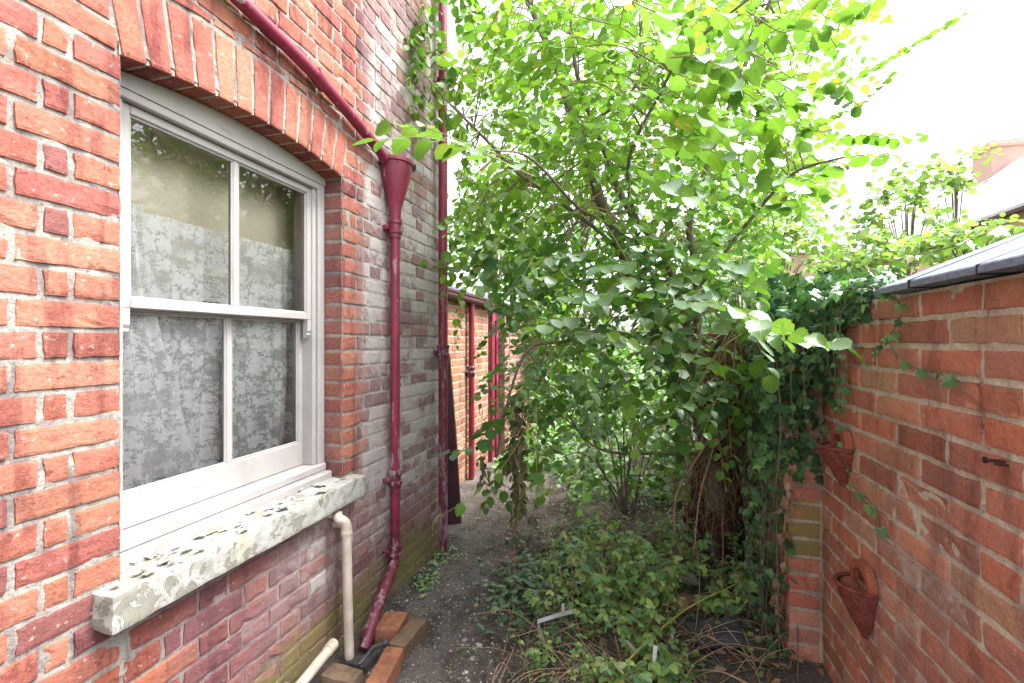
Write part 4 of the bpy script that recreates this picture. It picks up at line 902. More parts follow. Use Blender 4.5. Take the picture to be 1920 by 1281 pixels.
sp_([(1440, 290, 2.6), (1540, 230, 2.6), (1620, 190, 2.6), (1690, 120, 2.6)], .05, .035, GREENS)
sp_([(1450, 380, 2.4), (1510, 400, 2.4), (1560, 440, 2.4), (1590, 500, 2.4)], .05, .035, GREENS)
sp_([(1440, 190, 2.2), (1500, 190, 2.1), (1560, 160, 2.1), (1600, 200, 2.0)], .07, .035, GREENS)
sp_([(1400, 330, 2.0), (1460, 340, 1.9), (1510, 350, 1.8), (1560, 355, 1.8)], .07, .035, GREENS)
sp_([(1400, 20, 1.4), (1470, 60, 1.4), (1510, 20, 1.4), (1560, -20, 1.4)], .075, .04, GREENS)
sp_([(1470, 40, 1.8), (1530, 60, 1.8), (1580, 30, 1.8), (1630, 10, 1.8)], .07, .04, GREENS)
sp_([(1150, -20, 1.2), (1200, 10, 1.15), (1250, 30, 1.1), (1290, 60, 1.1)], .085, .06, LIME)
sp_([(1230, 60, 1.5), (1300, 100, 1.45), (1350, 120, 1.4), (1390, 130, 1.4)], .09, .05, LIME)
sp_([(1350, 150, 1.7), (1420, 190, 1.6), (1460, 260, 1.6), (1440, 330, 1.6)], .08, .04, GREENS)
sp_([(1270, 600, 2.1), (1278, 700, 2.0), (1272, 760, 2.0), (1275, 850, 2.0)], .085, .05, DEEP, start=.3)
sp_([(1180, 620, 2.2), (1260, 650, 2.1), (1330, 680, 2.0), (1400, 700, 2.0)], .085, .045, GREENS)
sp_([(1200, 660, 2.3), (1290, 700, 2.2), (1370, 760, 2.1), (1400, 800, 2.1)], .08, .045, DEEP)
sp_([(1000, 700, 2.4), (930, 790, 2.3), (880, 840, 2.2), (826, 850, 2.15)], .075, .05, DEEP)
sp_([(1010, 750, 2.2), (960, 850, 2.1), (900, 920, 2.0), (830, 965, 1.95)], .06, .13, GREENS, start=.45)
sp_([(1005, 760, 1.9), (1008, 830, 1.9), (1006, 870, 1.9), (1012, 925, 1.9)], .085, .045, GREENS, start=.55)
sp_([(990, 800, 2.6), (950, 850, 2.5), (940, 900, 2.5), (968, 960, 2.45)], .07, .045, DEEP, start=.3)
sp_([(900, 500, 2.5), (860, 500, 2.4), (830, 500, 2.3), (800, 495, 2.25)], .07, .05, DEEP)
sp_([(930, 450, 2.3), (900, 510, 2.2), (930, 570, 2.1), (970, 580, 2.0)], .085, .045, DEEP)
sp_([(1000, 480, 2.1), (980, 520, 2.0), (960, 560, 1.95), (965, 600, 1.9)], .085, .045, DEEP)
for i in range(26):
    x = rng.uniform(1020, 1420); y = rng.uniform(470, 640); z_ = rng.uniform(1.7, 2.2); dx = rng.uniform(40, 110) * rng.choice([-1, 1]); sp_([(x, y, z_), (x + dx * .5, y + 5, z_ - .05), (x + dx, y + rng.uniform(5, 40), z_ - .1)], .075, .04, DEEP if rng.random() < .6 else GREENS)
for i in range(13):
    x = rng.uniform(1130, 1430); y = rng.uniform(-30, 330); z_ = rng.uniform(1.35, 1.8); a = rng.uniform(-.6, .9); L_ = rng.uniform(90, 170); sp_([(x, y, z_), (x + L_ * .5 * math.cos(a), y + L_ * .5 * math.sin(a) - 8, z_ - .04), (x + L_ * math.cos(a), y + L_ * math.sin(a) + 10, z_ - .08)], .078, .05, LIME if rng.random() < .6 else GREENS)
for i in range(34):   # shoots against the house by the tall pipe
    x = rng.uniform(755, 850); y = rng.uniform(-60, 200 + (x - 750) * .5); z_ = rng.uniform(2.75, 3.0); a = P(x, y, z_); d = np.array([rng.uniform(-.02, .12), rng.uniform(-.2, .2), rng.uniform(-.3, -.05)])
    T.shoot([a, a + d * .5 + (0.02, 0, .02), a + d], .07, .045, GREENS if rng.random() < .6 else DEEP, start=0)
ntree = T.done(main, TR, tr='trunk', fol='crown')
print('tree leaves', ntree)

# undergrowth shrub behind (bare arching branches under the crown)
T2 = Tree(); b2 = P(1180, 960, 3.6); b2[2] = 0; sh = thing('shrub', 'dark arching shrub in shade behind the tree trunk', 'shrub', tuple(b2))
for i in range(16):
    px = rng.uniform(1000, 1330); py = rng.uniform(640, 880); z_ = rng.uniform(3.0, 5.0); e = P(px, py, z_); mid = (b2 + e) / 2 + (rng.normal(0, .1), rng.normal(0, .1), .25); T2.limb([b2 + rng.normal(0, .08, 3) * (1, 1, 0), mid, e], .009, .003, 5)
SK2 = np.concatenate(T2.sk)
for i in range(260):
    p = P(rng.uniform(985, 1400), rng.uniform(640, 930), rng.uniform(3.1, 5.2))
    if p[0] > .5 or p[2] < .1: continue
    d = np.array([rng.normal(0, .6), rng.normal(-.2, .5), rng.normal(-.15, .25)]); d /= np.linalg.norm(d); T2.shoot([p, p + d * .12 + (0, 0, .02), p + d * .26], rng.uniform(.05, .075), .04, DEEP if rng.random() < .7 else GREENS, start=0)
T2.done(sh, TR, WEED, fol='foliage', tr='branches')

def crown(name, label, cat, c, rad, n, size, pal, base, group=None, trunkr=.06, tpl=TS, mat=None, clumps=22, shell=.55):
    c = np.array(c, float); rad = np.array(rad, float); t = thing(name, label, cat, tuple(base), group); T_ = Tree(); base = np.array(base, float)
    cl = []
    for i in range(clumps):
        v = rng.normal(0, 1, 3); v /= np.linalg.norm(v); cl.append(c + v * rad * rng.uniform(shell, .95))
    T_.limb([base, base * .5 + c * .5 + rng.normal(0, .06, 3) * rad, c], trunkr, trunkr * .4)
    for q in cl: T_.limb([base * .35 + c * .65, (c + q) / 2, q], trunkr * .3, trunkr * .06, 5, 4)
    k_ = rng.integers(0, clumps, n); cl = np.array(cl); r_ = rng.normal(0, 1, (n, 3)); Pp = cl[k_] + r_ * rad * .19; cb = rng.uniform(.75, 1.25, clumps)[k_][:, None]
    Dd = rng.normal(0, 1, (n, 3)) * (1, 1, .5) + (0, 0, -.3); Nn = rng.normal(0, .55, (n, 3)) + (0, 0, 1)
    part('trunk', T_.w, BARK, t, smooth=True); m = MB(); leaves(m, tpl, Pp, Dd, Nn, rng.uniform(.7, 1.2, n) * size, pick(pal, n) * cb); part('crown', m, mat or LEAF, t, smooth=True)
PALE = np.array([(.17, .26, .09), (.20, .29, .10), (.14, .23, .08)])
gq = lambda px, z_, h=-.09: (P(px, 640, z_)[0], P(px, 640, z_)[1], h)
def bgt(px, py, z_, wpx, hpx, n, size, pal, label, name='tree', cat='tree', **k_):
    c = P(px, py, z_); crown(name, label, cat, c, (wpx * z_ / F / 2, min(wpx * z_ / F / 2, 1.4), hpx * z_ / F / 2), n, size, pal, gq(px + 5, z_), 'trees beyond the garden', **k_)
bgt(1010, 640, 7.5, 200, 330, 2600, .11, LIME, 'bright lime bush at the far end of the path beyond the lean-to', 'shrub', 'shrub')
bgt(1160, 700, 8.5, 260, 420, 3200, .12, LIME, 'tall bright bush closing the garden behind the leaning tree trunk', 'shrub', 'shrub')
bgt(1330, 560, 9.5, 260, 330, 2600, .13, PALE, 'pale green bush behind the middle of the leaning tree', 'shrub', 'shrub')
bgt(1460, 470, 10, 230, 200, 1100, .13, PALE, 'pale thin tree beyond the ivy covered end of the wall', clumps=16)
bgt(1090, 330, 9, 420, 420, 1900, .13, LIME, 'tall light green tree rising behind the leaning tree', clumps=34)
bgt(930, 440, 11, 200, 260, 900, .15, LIME, 'light green tree rising behind the lean-to roof', clumps=20)
bgt(1700, 420, 6.5, 190, 190, 620, .10, PALE, 'thin pale leaved tree in front of the neighbouring house roof', clumps=18, trunkr=.035)
bgt(1790, 330, 7.5, 150, 80, 220, .10, PALE, 'sparse sprig of pale leaves below the neighbour chimney', clumps=12, trunkr=.03)
bgt(1610, 480, 6, 160, 110, 560, .09, PALE, 'low pale bush just over the ivy end of the garden wall', 'shrub', 'shrub', clumps=14, trunkr=.03)
bgt(1850, 455, 3.6, 260, 60, 1500, .05, PALE, 'low hedge of small pale leaves just behind the coping', 'hedge', 'hedge', clumps=30, trunkr=.02)
# dark filler behind the path: far undergrowth
mb = MB(); n = 5200; X = rng.uniform(-1.6, .66, n); Y = rng.uniform(3.9, 8.5, n); H = rng.random(n) ** 1.6 * (.25 + .9 * sm(Y, 4, 6.5)) * (.35 + .65 * sm(X, -1.1, -.4)); ok = ~((X < -.6) & (Y < 4.8))
X, Y, H = X[ok], Y[ok], H[ok]; n = len(X)
leaves(mb, TS, np.stack([X, Y, gh(X, Y) + H], 1), rng.normal(0, 1, (n, 3)) * (1, 1, .4), rng.normal(0, .5, (n, 3)) + (0, 0, 1), rng.uniform(.04, .09, n), pick(np.concatenate([DEEP, GREENS]), n))
o = mb.build('undergrowth', WEED, smooth=True); tag(o, 'leafy undergrowth crowding the far end of the path', 'undergrowth', kind='stuff')

# ---------------------------------------------------------------- ivy on the wall
IV = np.array([(.04, .10, .042), (.055, .13, .05), (.032, .08, .045), (.07, .15, .055), (.10, .20, .07)])
iv = thing('ivy', 'dark glossy ivy smothering the wall top and hanging over the brick pier', 'climbing plant', (W - .05, 2.2, 1.5))
mI = MB(); mS = MB(); PpL, DdL, NnL, SzL, CcL = [], [], [], [], []
def ivy_add(p, d, n_, s_, c): PpL.append(p); DdL.append(d); NnL.append(n_); SzL.append(s_); CcL.append(c)
def ivy_patch(n, fn, s0=.026, s1=.052):
    for _ in range(n):
        r_ = fn()
        if r_ is None: continue
        p, nv_ = r_; ivy_add(p, np.array([rng.normal(0, .5), rng.normal(0, .6), -1 + rng.normal(0, .35)]), nv_ + rng.normal(0, .3, 3) + (0, 0, .35), rng.uniform(s0, s1), pick(IV, 1, .35)[0] * (1.9 if rng.random() < .14 else 1))
def f_top():
    y = rng.uniform(1.58, 5.5) if rng.random() < .6 else rng.uniform(1.6, 2.6); x = rng.uniform(W - .16 * sm(y, 1.6, 2.1) - .03, W + .30)
    if rng.random() > sm(y, 1.5, 1.95) + .12: return None
    return np.array([x, y, WH + .02 + rng.random() * .16 * sm(y, 1.6, 2.3)]), np.array([-.3, -.3, 1.])
def f_face():
    y = 1.72 + 3.6 * rng.random() ** 1.6; dpt = sm(y, 1.75, 2.2) * .17; h = WH + .05 - rng.random() ** 1.2 * (.10 + .75 * sm(y, 1.85, 2.12))
    if y > 2.43: h = WH - rng.random() * 1.55
    if h < .95 and y < 2.42: return None
    return np.array([W - .015 - rng.random() * dpt, y, h]), np.array([-1., -.5, .2])
def f_pier():
    x = rng.uniform(.46, .72); h = rng.uniform(.9, 1.66); 
    if x > .64 and h < 1.25 and rng.random() < .75: return None
    return np.array([x, 2.10 - rng.random() * .14 * sm(h, .85, 1.4), h]), np.array([-.4, -1., .2])
def f_side():
    x = .60 - rng.random() ** 1.5 * .19; y = rng.uniform(2.08, 3.1); h = .12 + rng.random() * 1.45
    if x < .2046 * y or (x < .5 and h < .3): return None
    return np.array([x, y, h]), np.array([-1., -.7, .2])
ivy_patch(950, f_top); ivy_patch(1500, f_face); ivy_patch(520, f_pier); ivy_patch(1700, f_side, .024, .046)
def ivy_trail(pts, s_=.045, gap=.045, pal=None):
    q = bez([np.asarray(a) for a in pts], 6); mS.tube(q, .0018, 4, cap=False); L = 0
    for a, b in zip(q[:-1], q[1:]):
        L += np.linalg.norm(b - a)
        if L > gap: L = 0; ivy_add(b, np.array([rng.normal(0, .5), rng.normal(0, .8), -.8]), np.array([-.5, -.8, .8]) + rng.normal(0, .2, 3), s_ * .78 * rng.uniform(.6, 1.15), pick(pal if pal is not None else IV * 1.5, 1)[0])
LT = np.array([(.11, .22, .09), (.14, .27, .09), (.10, .20, .10)])
ivy_trail([PX(1580, 690, W - .03), PX(1575, 800, W - .03), PX(1590, 880, W - .02), PX(1610, 925, W - .015), PX(1640, 960, W - .015), PX(1650, 990, W - .015)], .045, .035, LT * 1.2)
for x0 in (1480, 1505): ivy_trail([P(x0, 630, 1.75), P(x0 + 3, 720, 1.72), P(x0 + 8, 800, 1.72)], .042, .03, LT)
ivy_trail([PX(1500, 560, W + .0) + (0, 0, .06), PX(1640, 545, W - .03), PX(1690, 590, W - .03), PX(1640, 660, W - .03)], .04, .03)
ivy_trail([(W - .02, 1.75, 1.66), (W + .02, 1.6, 1.69), (W + .08, 1.48, 1.70), (W + .12, 1.38, 1.72)], .045, .03, GREENS)
ivy_trail([PX(1640, 610, W - .03), PX(1700, 680, W - .03), PX(1760, 700, W - .02), PX(1800, 715, W - .02)], .05, .05, LT * 1.2)
for i in range(14):
    y = rng.uniform(1.75, 2.1); ivy_trail([(W - .03, y, 1.6), (W - .06, y - .02, 1.5), (W - .04, y + rng.uniform(-.05, .05), rng.uniform(1.2, 1.45))], .04, .035)
leaves(mI, TI, PpL, DdL, NnL, SzL, CcL); part('foliage', mI, IVY, iv, smooth=False)
for i in range(13):
    y = rng.uniform(2.1, 2.6); a = np.array([.60 - rng.random() * .08, y, WH]); mS.tube(bez([a, a + (rng.normal(0, .03), rng.normal(0, .08), -.5), a + (rng.normal(0, .04), rng.normal(0, .12), -1.), a + (0, rng.normal(0, .12), -1.45)], 5), rng.uniform(.0018, .004), 5, cap=False)
part('stems', mS, BARK, iv, smooth=True)
# ---------------------------------------------------------------- stump with root mass
st_ = thing('tree_stump', 'dark rooty stump matted with dead fibrous roots beside the wall', 'stump', (.5, 3.0, 0))
mb = MB(); V = []; nA, nB = 40, 34; c = P(1345, 640, 2.95)
for j in range(nB):
    t_ = j / (nB - 1); z_ = .02 + 1.12 * t_; rr = (.20 + .05 * math.sin(t_ * 7)) * (1 - .35 * t_ ** 3) * (1 - .0 * t_)
    for i in range(nA): a = i / nA * 2 * math.pi; V.append((c[0] + rr * math.cos(a) * .8, c[1] + rr * .8 * math.sin(a), z_))
V = np.array(V); cc = np.stack([np.full(len(V), c[0]), np.full(len(V), c[1]), V[:, 2]], 1); V = cc + (V - cc) * (1 + .35 * fbm(V, 9, 4, 8))[:, None]
i = np.arange(nA); q = np.concatenate([np.stack([j * nA + i, j * nA + (i + 1) % nA, (j + 1) * nA + (i + 1) % nA, (j + 1) * nA + i], 1) for j in range(nB - 1)])
mb.add(V, q); mb.add(np.concatenate([V[-nA:], [[c[0], c[1], 1.15]]]), [(k_, (k_ + 1) % nA, nA) for k_ in range(nA)]); part('trunk', mb, simple('dark rotten root', (.035, .018, .016), (.12, .055, .045), 40, .95, 1, .015), st_, smooth=True)
mb = MB()
for i in range(330):
    a = rng.uniform(math.pi * .9, math.pi * 2.0); z_ = rng.uniform(.5, 1.25); r_ = rng.uniform(.17, .25); p = np.array([c[0] + r_ * math.cos(a), c[1] + r_ * math.sin(a), z_]); L = rng.uniform(.1, .4)
    mb.tube(bez([p, p + (rng.normal(0, .05), rng.normal(-.02, .03), -L * .4), p + (rng.normal(0, .08), rng.normal(-.02, .04), -L)], 4), rng.uniform(.0007, .002), 3, cap=False)
part('roots', mb, DRYSTEM, st_)
# bent stems hanging from the stump
for (pts, r_, lb) in (([(1385, 740, 2.55), (1300, 870, 2.5), (1268, 930, 2.5), (1266, 1000, 2.5), (1280, 1050, 2.5)], .006, 'pale bare stem bowing outwards from the stump to the ground'), ([(1360, 750, 2.5), (1335, 850, 2.5), (1312, 930, 2.5), (1300, 1050, 2.5)], .0045, 'straight reddish bare stem slanting down in front of the stump')):
    m = MB(); m.tube(bez([P(*q) for q in pts], 7), r_, 8); o = m.build('bare_stem', DRYSTEM, base=tuple(P(*pts[-1])), smooth=True); tag(o, lb, 'stem')
# dead brown leaves hanging down
dn = 0
for (x, y0, y1, z_, n, lb) in ((1478, 730, 1000, 1.85, 40, 'string of withered brown leaves hanging in front of the ivy'), (1462, 1000, 1281, 1.9, 26, 'withered brown leaves trailing down beside the foot of the pier')):
    t = thing('dead_vine', lb, 'dead plant', tuple(P(x, y0, z_))); m = MB(); L_ = [[], [], [], [], []]
    cpts = [P(x + rng.uniform(-12, 12), y0 + (y1 - y0) * f, z_) for f in np.linspace(0, 1, 6)]; q = bez(cpts, 8); m.tube(q, .0025, 5); part('stem', m, DRYSTEM, t)
    for i in range(n):
        p = q[rng.integers(0, len(q))] + rng.normal(0, .012, 3); L_[0].append(p); L_[1].append((rng.normal(0, .35), rng.normal(0, .3), -1)); L_[2].append((rng.normal(0, 1), -1, rng.normal(0, .5))); L_[3].append(rng.uniform(.03, .065)); L_[4].append(np.array([(.34, .22, .15), (.42, .30, .22), (.27, .15, .10)][rng.integers(3)]))
    m = MB(); leaves(m, TL, *L_); part('leaves', m, DRY, t, smooth=True)
t = thing('dead_vine', 'grey green withered leaf bunch hanging from a branch above the path', 'dead plant', tuple(P(985, 780, 2.2))); L_ = [[], [], [], [], []]; m = MB()
for j in range(9):
    x = rng.uniform(905, 1005); y1 = rng.uniform(880, 950) if x < 960 else rng.uniform(930, 1010); q = bez([P(x, 760, 2.25), P(x + rng.normal(0, 8), 850, 2.22), P(x + rng.normal(8, 10), y1, 2.2)], 8); m.tube(q, .0013, 4, cap=False)
    for i in range(26):
        p = q[rng.integers(0, len(q))] + rng.normal(0, .012, 3); L_[0].append(p); L_[1].append((rng.normal(0, .3), rng.normal(0, .3), -1)); L_[2].append(rng.normal(0, 1, 3)); L_[3].append(rng.uniform(.03, .06)); L_[4].append(np.array([(.10, .11, .05), (.14, .13, .07), (.07, .09, .045)][rng.integers(3)]))
part('stems', m, DRYSTEM, t); m = MB(); leaves(m, TL, *L_); part('leaves', m, DRY, t, smooth=True)

# ---------------------------------------------------------------- weeds in the bed
WP = np.array([(.20, .37, .10), (.25, .42, .11), (.15, .30, .10), (.34, .48, .14), (.13, .26, .11), (.30, .34, .14)])
def gz(x, y): return float(gh(np.array([x]), np.array([y]))[0])
def weed(x, y, hgt, n, size, label, group, pal=WP, lean=.5, name='bramble'):
    z0 = gz(x, y); t = thing(name, label, 'weed', (x, y, z0), group); m = MB(); L_ = [[], [], [], [], []]
    for s_ in range(n):
        a = rng.random() * 6.3; ln_ = hgt * rng.uniform(.6, 1.1); e = np.array([x + math.cos(a) * ln_ * lean * rng.uniform(.3, 1.6), y + math.sin(a) * ln_ * lean, z0 + ln_]); b = np.array([x, y, z0 - .01]) + rng.normal(0, .02, 3) * (1, 1, 0)
        q = bez([b, (b + e) / 2 + (0, 0, .1 * ln_), e], 7); m.tube(q, np.linspace(.0022, .001, len(q)), 4, cap=False)
        for i in range(3, len(q)):
            if rng.random() < .72:
                d0 = rng.normal(0, 1, 3) * (1, 1, .25); d0 /= np.linalg.norm(d0); c_ = q[i] + d0 * size * .6; m.tube([q[i], c_], .0007, 3, cap=False); col = pick(pal, 1)[0]; up = np.array([0, 0, 1.]) + rng.normal(0, .3, 3); sd = np.cross(d0, up); sd /= np.linalg.norm(sd)
                for k_, an in enumerate((-1, 0, 1)): L_[0].append(c_); L_[1].append(d0 * (1 if k_ == 1 else .45) + sd * an + (0, 0, -.15)); L_[2].append(up); L_[3].append(size * (1.1 if k_ == 1 else .9) * rng.uniform(.85, 1.1)); L_[4].append(col)
    part('stems', m, TWIG, t); m = MB(); leaves(m, TO, *L_); part('foliage', m, WEED, t, smooth=True)
spots = [(1000, 1180, .2), (1110, 1225, .25), (1230, 1150, .4), (1290, 1235, .2), (1350, 1110, .3), (1030, 1100, .25), (1110, 1090, .4), (1180, 1130, .45), (1120, 1050, .42), (1180, 1010, .40), (1080, 1000, .3), (1220, 1090, .45), (1150, 1120, .5), (1060, 1060, .25), (1290, 1010, .35), (1340, 1060, .22), (1200, 1180, .3), (1250, 1000, .4), (1130, 980, .35), (1190, 1090, .5), (1240, 1230, .2), (1100, 1140, .3), (1030, 1010, .2), (1390, 1050, .3), (1170, 1250, .2), (1210, 1040, .5), (1270, 1060, .4)]
for i, (px, py, h) in enumerate(spots):
    z_ = (CAMH - .1) * F / (py + 55 - 640); p = P(px, py, z_); big = h >= .3
    weed(p[0], p[1], h * .85, 8 if big else 5, rng.uniform(.018, .040), 'upright leafy bramble standing in the weedy bed' if big else 'low sprawling bramble among dry stems in the bed', 'tall brambles in the bed' if big else 'low brambles in the bed')
# ivy on the ground by the path
mb = MB(); n = 900; cxy = P(1035, 1075, 2.55 + .1)[:2]; a = rng.normal(0, 1, (n, 2)) * (.16, .24) + cxy; z_ = gh(a[:, 0], a[:, 1]) + rng.random(n) * .09
leaves(mb, TI, np.stack([a[:, 0], a[:, 1], z_ + .01], 1), rng.normal(0, 1, (n, 3)) * (1, 1, .3), rng.normal(0, .35, (n, 3)) + (0, -.2, 1), rng.uniform(.03, .05, n), pick(IV, n)); o = mb.build('ivy_patch', IVY); tag(o, 'dark green ivy spreading over the ground beside the path', 'ground ivy', kind='stuff')
# low weeds everywhere in the bed
mb = MB(); n = 3300; Y = rng.uniform(1.55, 4.2, n); X = rng.uniform(-.62, .66, n); keep = ((Y > 2.2) | (rng.random(n) < .7)) & (X > bed_edge(Y) + rng.normal(.08, .06, n)) & (fbm(np.stack([X, Y, 0 * X], 1), 4.5, 2, 60) > -.12) & ~((X > .52) & (Y < 2.1)); X, Y = X[keep], Y[keep]; n = len(X)
leaves(mb, TO, np.stack([X, Y, gh(X, Y) + rng.random(n) ** 2 * (.04 + .22 * sm(Y, 2.0, 2.9))], 1), rng.normal(0, 1, (n, 3)) * (1, 1, .3), rng.normal(0, .4, (n, 3)) + (0, 0, 1), rng.uniform(.018, .042, n), pick(np.concatenate([WP, DEEP]), n))
for (px, py, s_) in ((825, 1050, .10), (800, 1085, .05), (815, 1020, .05), (955, 1130, .1), (790, 1100, .04)):
    z_ = CAMH * F / (py - 640); c0 = P(px, py, z_)[:2]; n = int(700 * s_ + 12); a = rng.normal(0, 1, (n, 2)) * s_ * .7 + c0; leaves(mb, TO, np.stack([a[:, 0], a[:, 1], gh(a[:, 0], a[:, 1]) + rng.random(n) * .05], 1), rng.normal(0, 1, (n, 3)) * (1, 1, .4), rng.normal(0, .4, (n, 3)) + (0, 0, 1), rng.uniform(.012, .03, n), pick(WP, n))
o = mb.build('ground_cover', WEED, smooth=True); tag(o, 'small leafy weeds covering the bed and the foot of the house wall', 'weeds', kind='stuff')
# dry stems and dead leaves
mb = MB()
for i in range(260):
    py = rng.uniform(1000, 1300); px = rng.uniform(930, 1490); z_ = (CAMH - .09) * F / (py - 640)
    p = P(px, py, z_)
    if p[0] < bed_edge(p[1]) - .06 or p[0] > .66: continue
    p[2] = gz(p[0], p[1]) + .004; a = rng.random() * 6.3; L = rng.uniform(.08, .45); e = p + (math.cos(a) * L, math.sin(a) * L, 0)
    if e[0] > .69: continue
    e[2] = gz(e[0], e[1]) + rng.random() * .10; q = bez([p, (p + e) / 2 + (rng.normal(0, .03), rng.normal(0, .03), rng.random() * .10), e], 6); mb.tube(q, rng.uniform(.0006, .0022), 4, cap=False)
for i in range(46):
    px = rng.uniform(1040, 1450); z_ = rng.uniform(2.0, 3.0); p = P(px, 900, z_); p[2] = gz(p[0], p[1]); h = rng.uniform(.25, .6); e = p + (rng.normal(0, .12), rng.normal(0, .1), h)
    mb.tube(bez([p, (p + e) / 2 + rng.normal(0, .02, 3), e], 5), rng.uniform(.0007, .0018), 4, cap=False)
o = mb.build('dry_stems', DRYSTEM); tag(o, 'tangle of dry tan stems lying through the weeds', 'dead stems', kind='stuff')
mb = MB(); n = 260; Y = rng.uniform(1.3, 4.4, n); X = np.where(rng.random(n) < .45, -1.33 + rng.random(n) ** 2 * .3, bed_edge(Y) - rng.random(n) ** 2 * .35)
leaves(mb, TL, np.stack([X, Y, gh(X, Y) + .005], 1), rng.normal(0, 1, (n, 3)) * (1, 1, .2), rng.normal(0, .4, (n, 3)) + (0, 0, 1), rng.uniform(.012, .035, n), pick(np.array([(.20, .13, .08), (.30, .22, .14), (.12, .08, .05), (.16, .20, .08)]), n))
n = 700; Y = rng.uniform(1.5, 3.6, n); X = rng.uniform(-.6, .68, n); near = (X > .25) | (rng.random(n) < .4); X, Y = X[near], Y[near]; n = len(X)
leaves(mb, TL, np.stack([X, Y, gh(X, Y) + .006 + rng.random(n) * .02], 1), rng.normal(0, 1, (n, 3)) * (1, 1, .3), rng.normal(0, .6, (n, 3)) + (0, 0, 1), rng.uniform(.02, .055, n), pick(np.array([(.24, .15, .09), (.34, .24, .16), (.16, .09, .06)]), n)); o = mb.build('leaf_litter', DRY); tag(o, 'brown fallen leaves between the weeds and the pier', 'leaf litter', kind='stuff')
for i, (px, py) in enumerate(((815, 1057), (822, 1075), (812, 1088), (786, 1122))):
    z_ = CAMH * F / (py - 640); p = P(px, py, z_); p[2] = gz(p[0], p[1]) + .012; m = MB(); leaves(m, TO, [p], [(rng.normal(), rng.normal(), .1)], [(.1, -.1, 1)], [.05], [(.26, .33, .14)]); o = m.build('fallen_leaf', WEED, base=tuple(p)); tag(o, 'pale green fallen leaf lying on the path near the corner of the house', 'leaf', 'fallen leaves on the path')
# yellow cane
m = MB(); q = bez([P(1140, 1285, 1.82), P(1200, 1215, 1.9), P(1290, 1140, 2.05), P(1390, 1090, 2.2)], 8); m.tube(q, np.linspace(.0058, .002, len(q)), 8); o = m.build('cane', simple('yellow green stem', (.36, .36, .08), (.45, .42, .12), 30), base=tuple(q[0]), smooth=True); tag(o, 'yellow green cane slanting up out of the weeds', 'cane')
# thin reddish stem hanging above the path
m = MB(); q = bez([P(964, 850, 2.35), P(966, 950, 2.35), P(963, 1075, 2.35)], 8); m.tube(q, .0022, 5); o = m.build('bare_stem', simple('red stem', (.25, .10, .06), (.36, .19, .12), 60), base=tuple(q[0])); tag(o, 'thin red brown shoot hanging straight down above the path', 'stem')
# litter in the bed
def slab(name, px, py, z_, size, mat, label, cat, rot=0, tilt=(0, 0), seed=1):
    p = P(px, py, z_); m = MB(); rough_box(m, (-size[0] / 2, -size[1] / 2, -size[2] / 2), (size[0] / 2, size[1] / 2, size[2] / 2), max(.006, min(size) * .6), size[2] * .12, seed, min(size) * .3, min(size[:2]) * .06)
    o = m.build(name, mat, smooth=True); o.location = p; o.rotation_euler = (tilt[0], tilt[1], rot); tag(o, label, cat); return o
slab('flat_stone', 1292, 1083, 2.45, (.085, .07, .03), simple('grey stone', (.22, .21, .20), (.32, .31, .30), 20), 'flat grey stone lying among the weeds below the stump', 'stone', .5, (.5, .3))
slab('brick_fragment', 1285, 1130, 2.25, (.10, .08, .06), simple('pinkish broken brick', (.22, .10, .075), (.3, .16, .12), 25), 'broken reddish brick half buried below the flat grey stone', 'brick', .9, (.2, .1), 4)
slab('slate_piece', 1345, 1185, 2.03, (.22, .16, .012), simple('dark slate', (.045, .045, .055), (.09, .09, .10), 12, .6), 'dark broken slate lying on the soil of the bed', 'slate', .3, (.1, -.1), 6)
slab('slate_piece', 1440, 1130, 2.10, (.16, .10, .012), simple('dark slate', (.05, .048, .055), (.09, .085, .095), 12, .6), 'smaller dark slate beside the foot of the pier', 'slate', 1.2, (.15, -.2), 8)
bt = thing('plastic_bracket', 'grey plastic bracket lying at the edge of the weeds near the path', 'debris', tuple(P(1050, 1150, 2.25)))
m = MB(); a_, b_ = P(1008, 1166, 2.1), P(1080, 1145, 2.12); m.tube([a_, a_ * .5 + b_ * .5 + (0, 0, .003), b_], .012, 4); part('bar', m, simple('grey weathered pvc', (.26, .26, .27), (.40, .40, .41), 30, .6), bt)
m = MB(); q = P(1056, 1140, 2.10); m.rbox(q - (.007, .006, .02), q + (.007, .006, .02), .002); part('tab', m, simple('pale pvc', (.36, .36, .37), (.48, .48, .49), 30, .6), bt)
m = MB(); m.tube([a_, P(1016, 1190, 2.08), P(1024, 1212, 2.06)], .006, 4); part('arm', m, simple('grey pvc arm', (.24, .24, .25), (.3, .3, .3), 30, .6), bt)
LABM = simple('white plastic label', (.60, .62, .56), (.7, .71, .66), 30, .5)
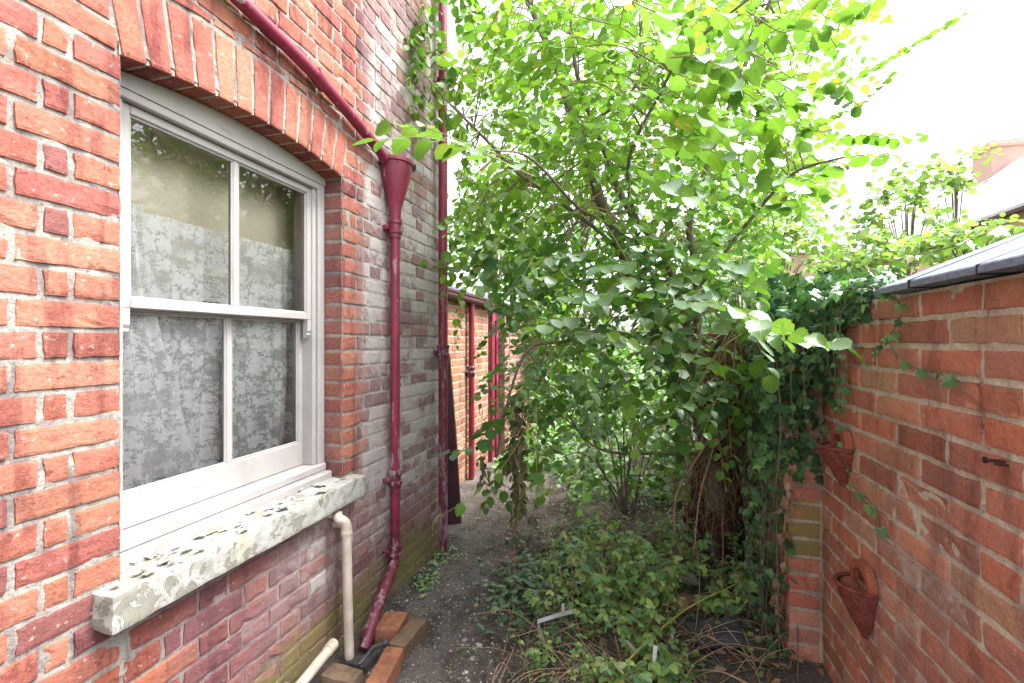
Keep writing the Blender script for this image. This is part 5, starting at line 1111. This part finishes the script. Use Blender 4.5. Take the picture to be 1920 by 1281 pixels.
for (x, y, x2, y2, z_, lb) in ((1175, 1200, 1192, 1222, 1.86, 'white plastic plant tag lying in the weeds beside the yellow cane'), (1226, 1243, 1229, 1210, 1.80, 'white plastic plant tag standing upright under the yellow cane'), (1378, 1150, 1402, 1125, 1.95, 'torn pale strip caught in the weeds near the slate'), (1258, 1205, 1262, 1180, 1.86, 'pale leaf shaped tag just above the yellow cane')):
    m = MB(); a_, b_ = P(x, y, z_), P(x2, y2, z_ + .02); d = b_ - a_; sd = np.cross(d, (0, .6, .8)); sd = sd / np.linalg.norm(sd) * .0085; th_ = np.array([0, -.0012, 0])
    V = [a_ - sd * .5, a_ + sd * .5, a_ + d * .3 + sd, b_ + sd, b_ - sd, a_ + d * .3 - sd]; m.add(V + [v + th_ for v in V], [(0, 1, 2, 5), (5, 2, 3, 4), (6, 11, 8, 7), (11, 10, 9, 8), (0, 6, 7, 1), (3, 9, 10, 4), (1, 7, 8, 2), (2, 8, 9, 3), (4, 10, 11, 5), (5, 11, 6, 0)]); o = m.build('plant_tag', LABM, base=tuple(a_)); tag(o, lb, 'plant label')
# washing line cord
m = MB(); m.tube([P(1054, -60, 2.2), P(1060, 120, 2.2), P(1079, 200, 2.25), P(1081, 345, 2.3)], .0016, 6); o = m.build('cord', simple('blue cord', (.05, .16, .22), (.07, .2, .26), 50)); tag(o, 'thin blue cord hanging straight down through the tree leaves', 'cord')

# ================================================================== NEIGHBOURING HOUSES
nh = thing('terraced_house', 'pale pink, glare-washed brick terrace with slate roof and chimney beyond the garden wall', 'house', (9, 14, 0))
nb = simple('far glare-paled brick', (.50, .31, .25), (.56, .36, .30), 12); nsl = simple('far glare-paled slate', (.40, .39, .40), (.50, .49, .50), 3)  # brick and slate lightened, the veiling glare is put into their colour
m = MB(); m.box((9, 7, -.09), (15, 27, 4.7)); m.rbox((8.6, 16, -.09), (9.2, 18, 4.4)); part('wall', m, nb, nh)
m = MB()
m.add([(8.75, 6.8, 4.6), (12, 6.8, 7.3), (15.2, 6.8, 4.6), (8.75, 27.2, 4.6), (12, 27.2, 7.3), (15.2, 27.2, 4.6), (8.75, 6.8, 4.75), (12, 6.8, 7.45), (15.2, 6.8, 4.75), (8.75, 27.2, 4.75), (12, 27.2, 7.45), (15.2, 27.2, 4.75)],
      [(6, 7, 10, 9), (7, 8, 11, 10), (0, 3, 4, 1), (1, 4, 5, 2), (0, 6, 9, 3), (2, 5, 11, 8), (0, 1, 7, 6), (1, 2, 8, 7), (3, 9, 10, 4), (4, 10, 11, 5)]); part('roof', m, nsl, nh)
m = MB(); m.rbox((8.62, 6.8, 4.52), (8.74, 27, 4.64), .02); part('gutter', m, simple('dark gutter', (.06, .03, .03), (.1, .05, .05)), nh)
q = P(1872, 330, 15.8)
for y_ in (q[1], q[1] - 7.5):
    m = MB(); m.rbox((11.5, y_ - .45, 6.9), (12.5, y_ + .45, 8.3), .02); m.rbox((11.42, y_ - .52, 8.05), (12.58, y_ + .52, 8.2), .02); part('chimney', m, nb, nh)
for y_ in (9, 12, 20, 23):
    wn = MB(); wn.rbox((8.93, y_, 2.9), (8.99, y_ + 1, 4.2), .01); part('window', wn, simple('far white frame', (.7, .7, .7), (.75, .75, .75)), nh)
nh2 = thing('terraced_house', 'low glare-paled brick house between the leaning tree and the pale sprigs', 'house', (6, 24, 0))
m = MB(); m.box((5.5, 24, -.09), (11, 30, 5.6)); part('wall', m, nb, nh2)
m = MB(); V = [(5.2, 23.7, 5.55), (11.3, 23.7, 5.55), (11.3, 30.3, 5.55), (5.2, 30.3, 5.55), (6.5, 27, 7.4), (10, 27, 7.4)]; m.add(V, [(0, 1, 5, 4), (2, 3, 4, 5), (0, 3, 2, 1)]); m.add(V, [(1, 2, 5), (3, 0, 4)]); part('roof', m, nsl, nh2)
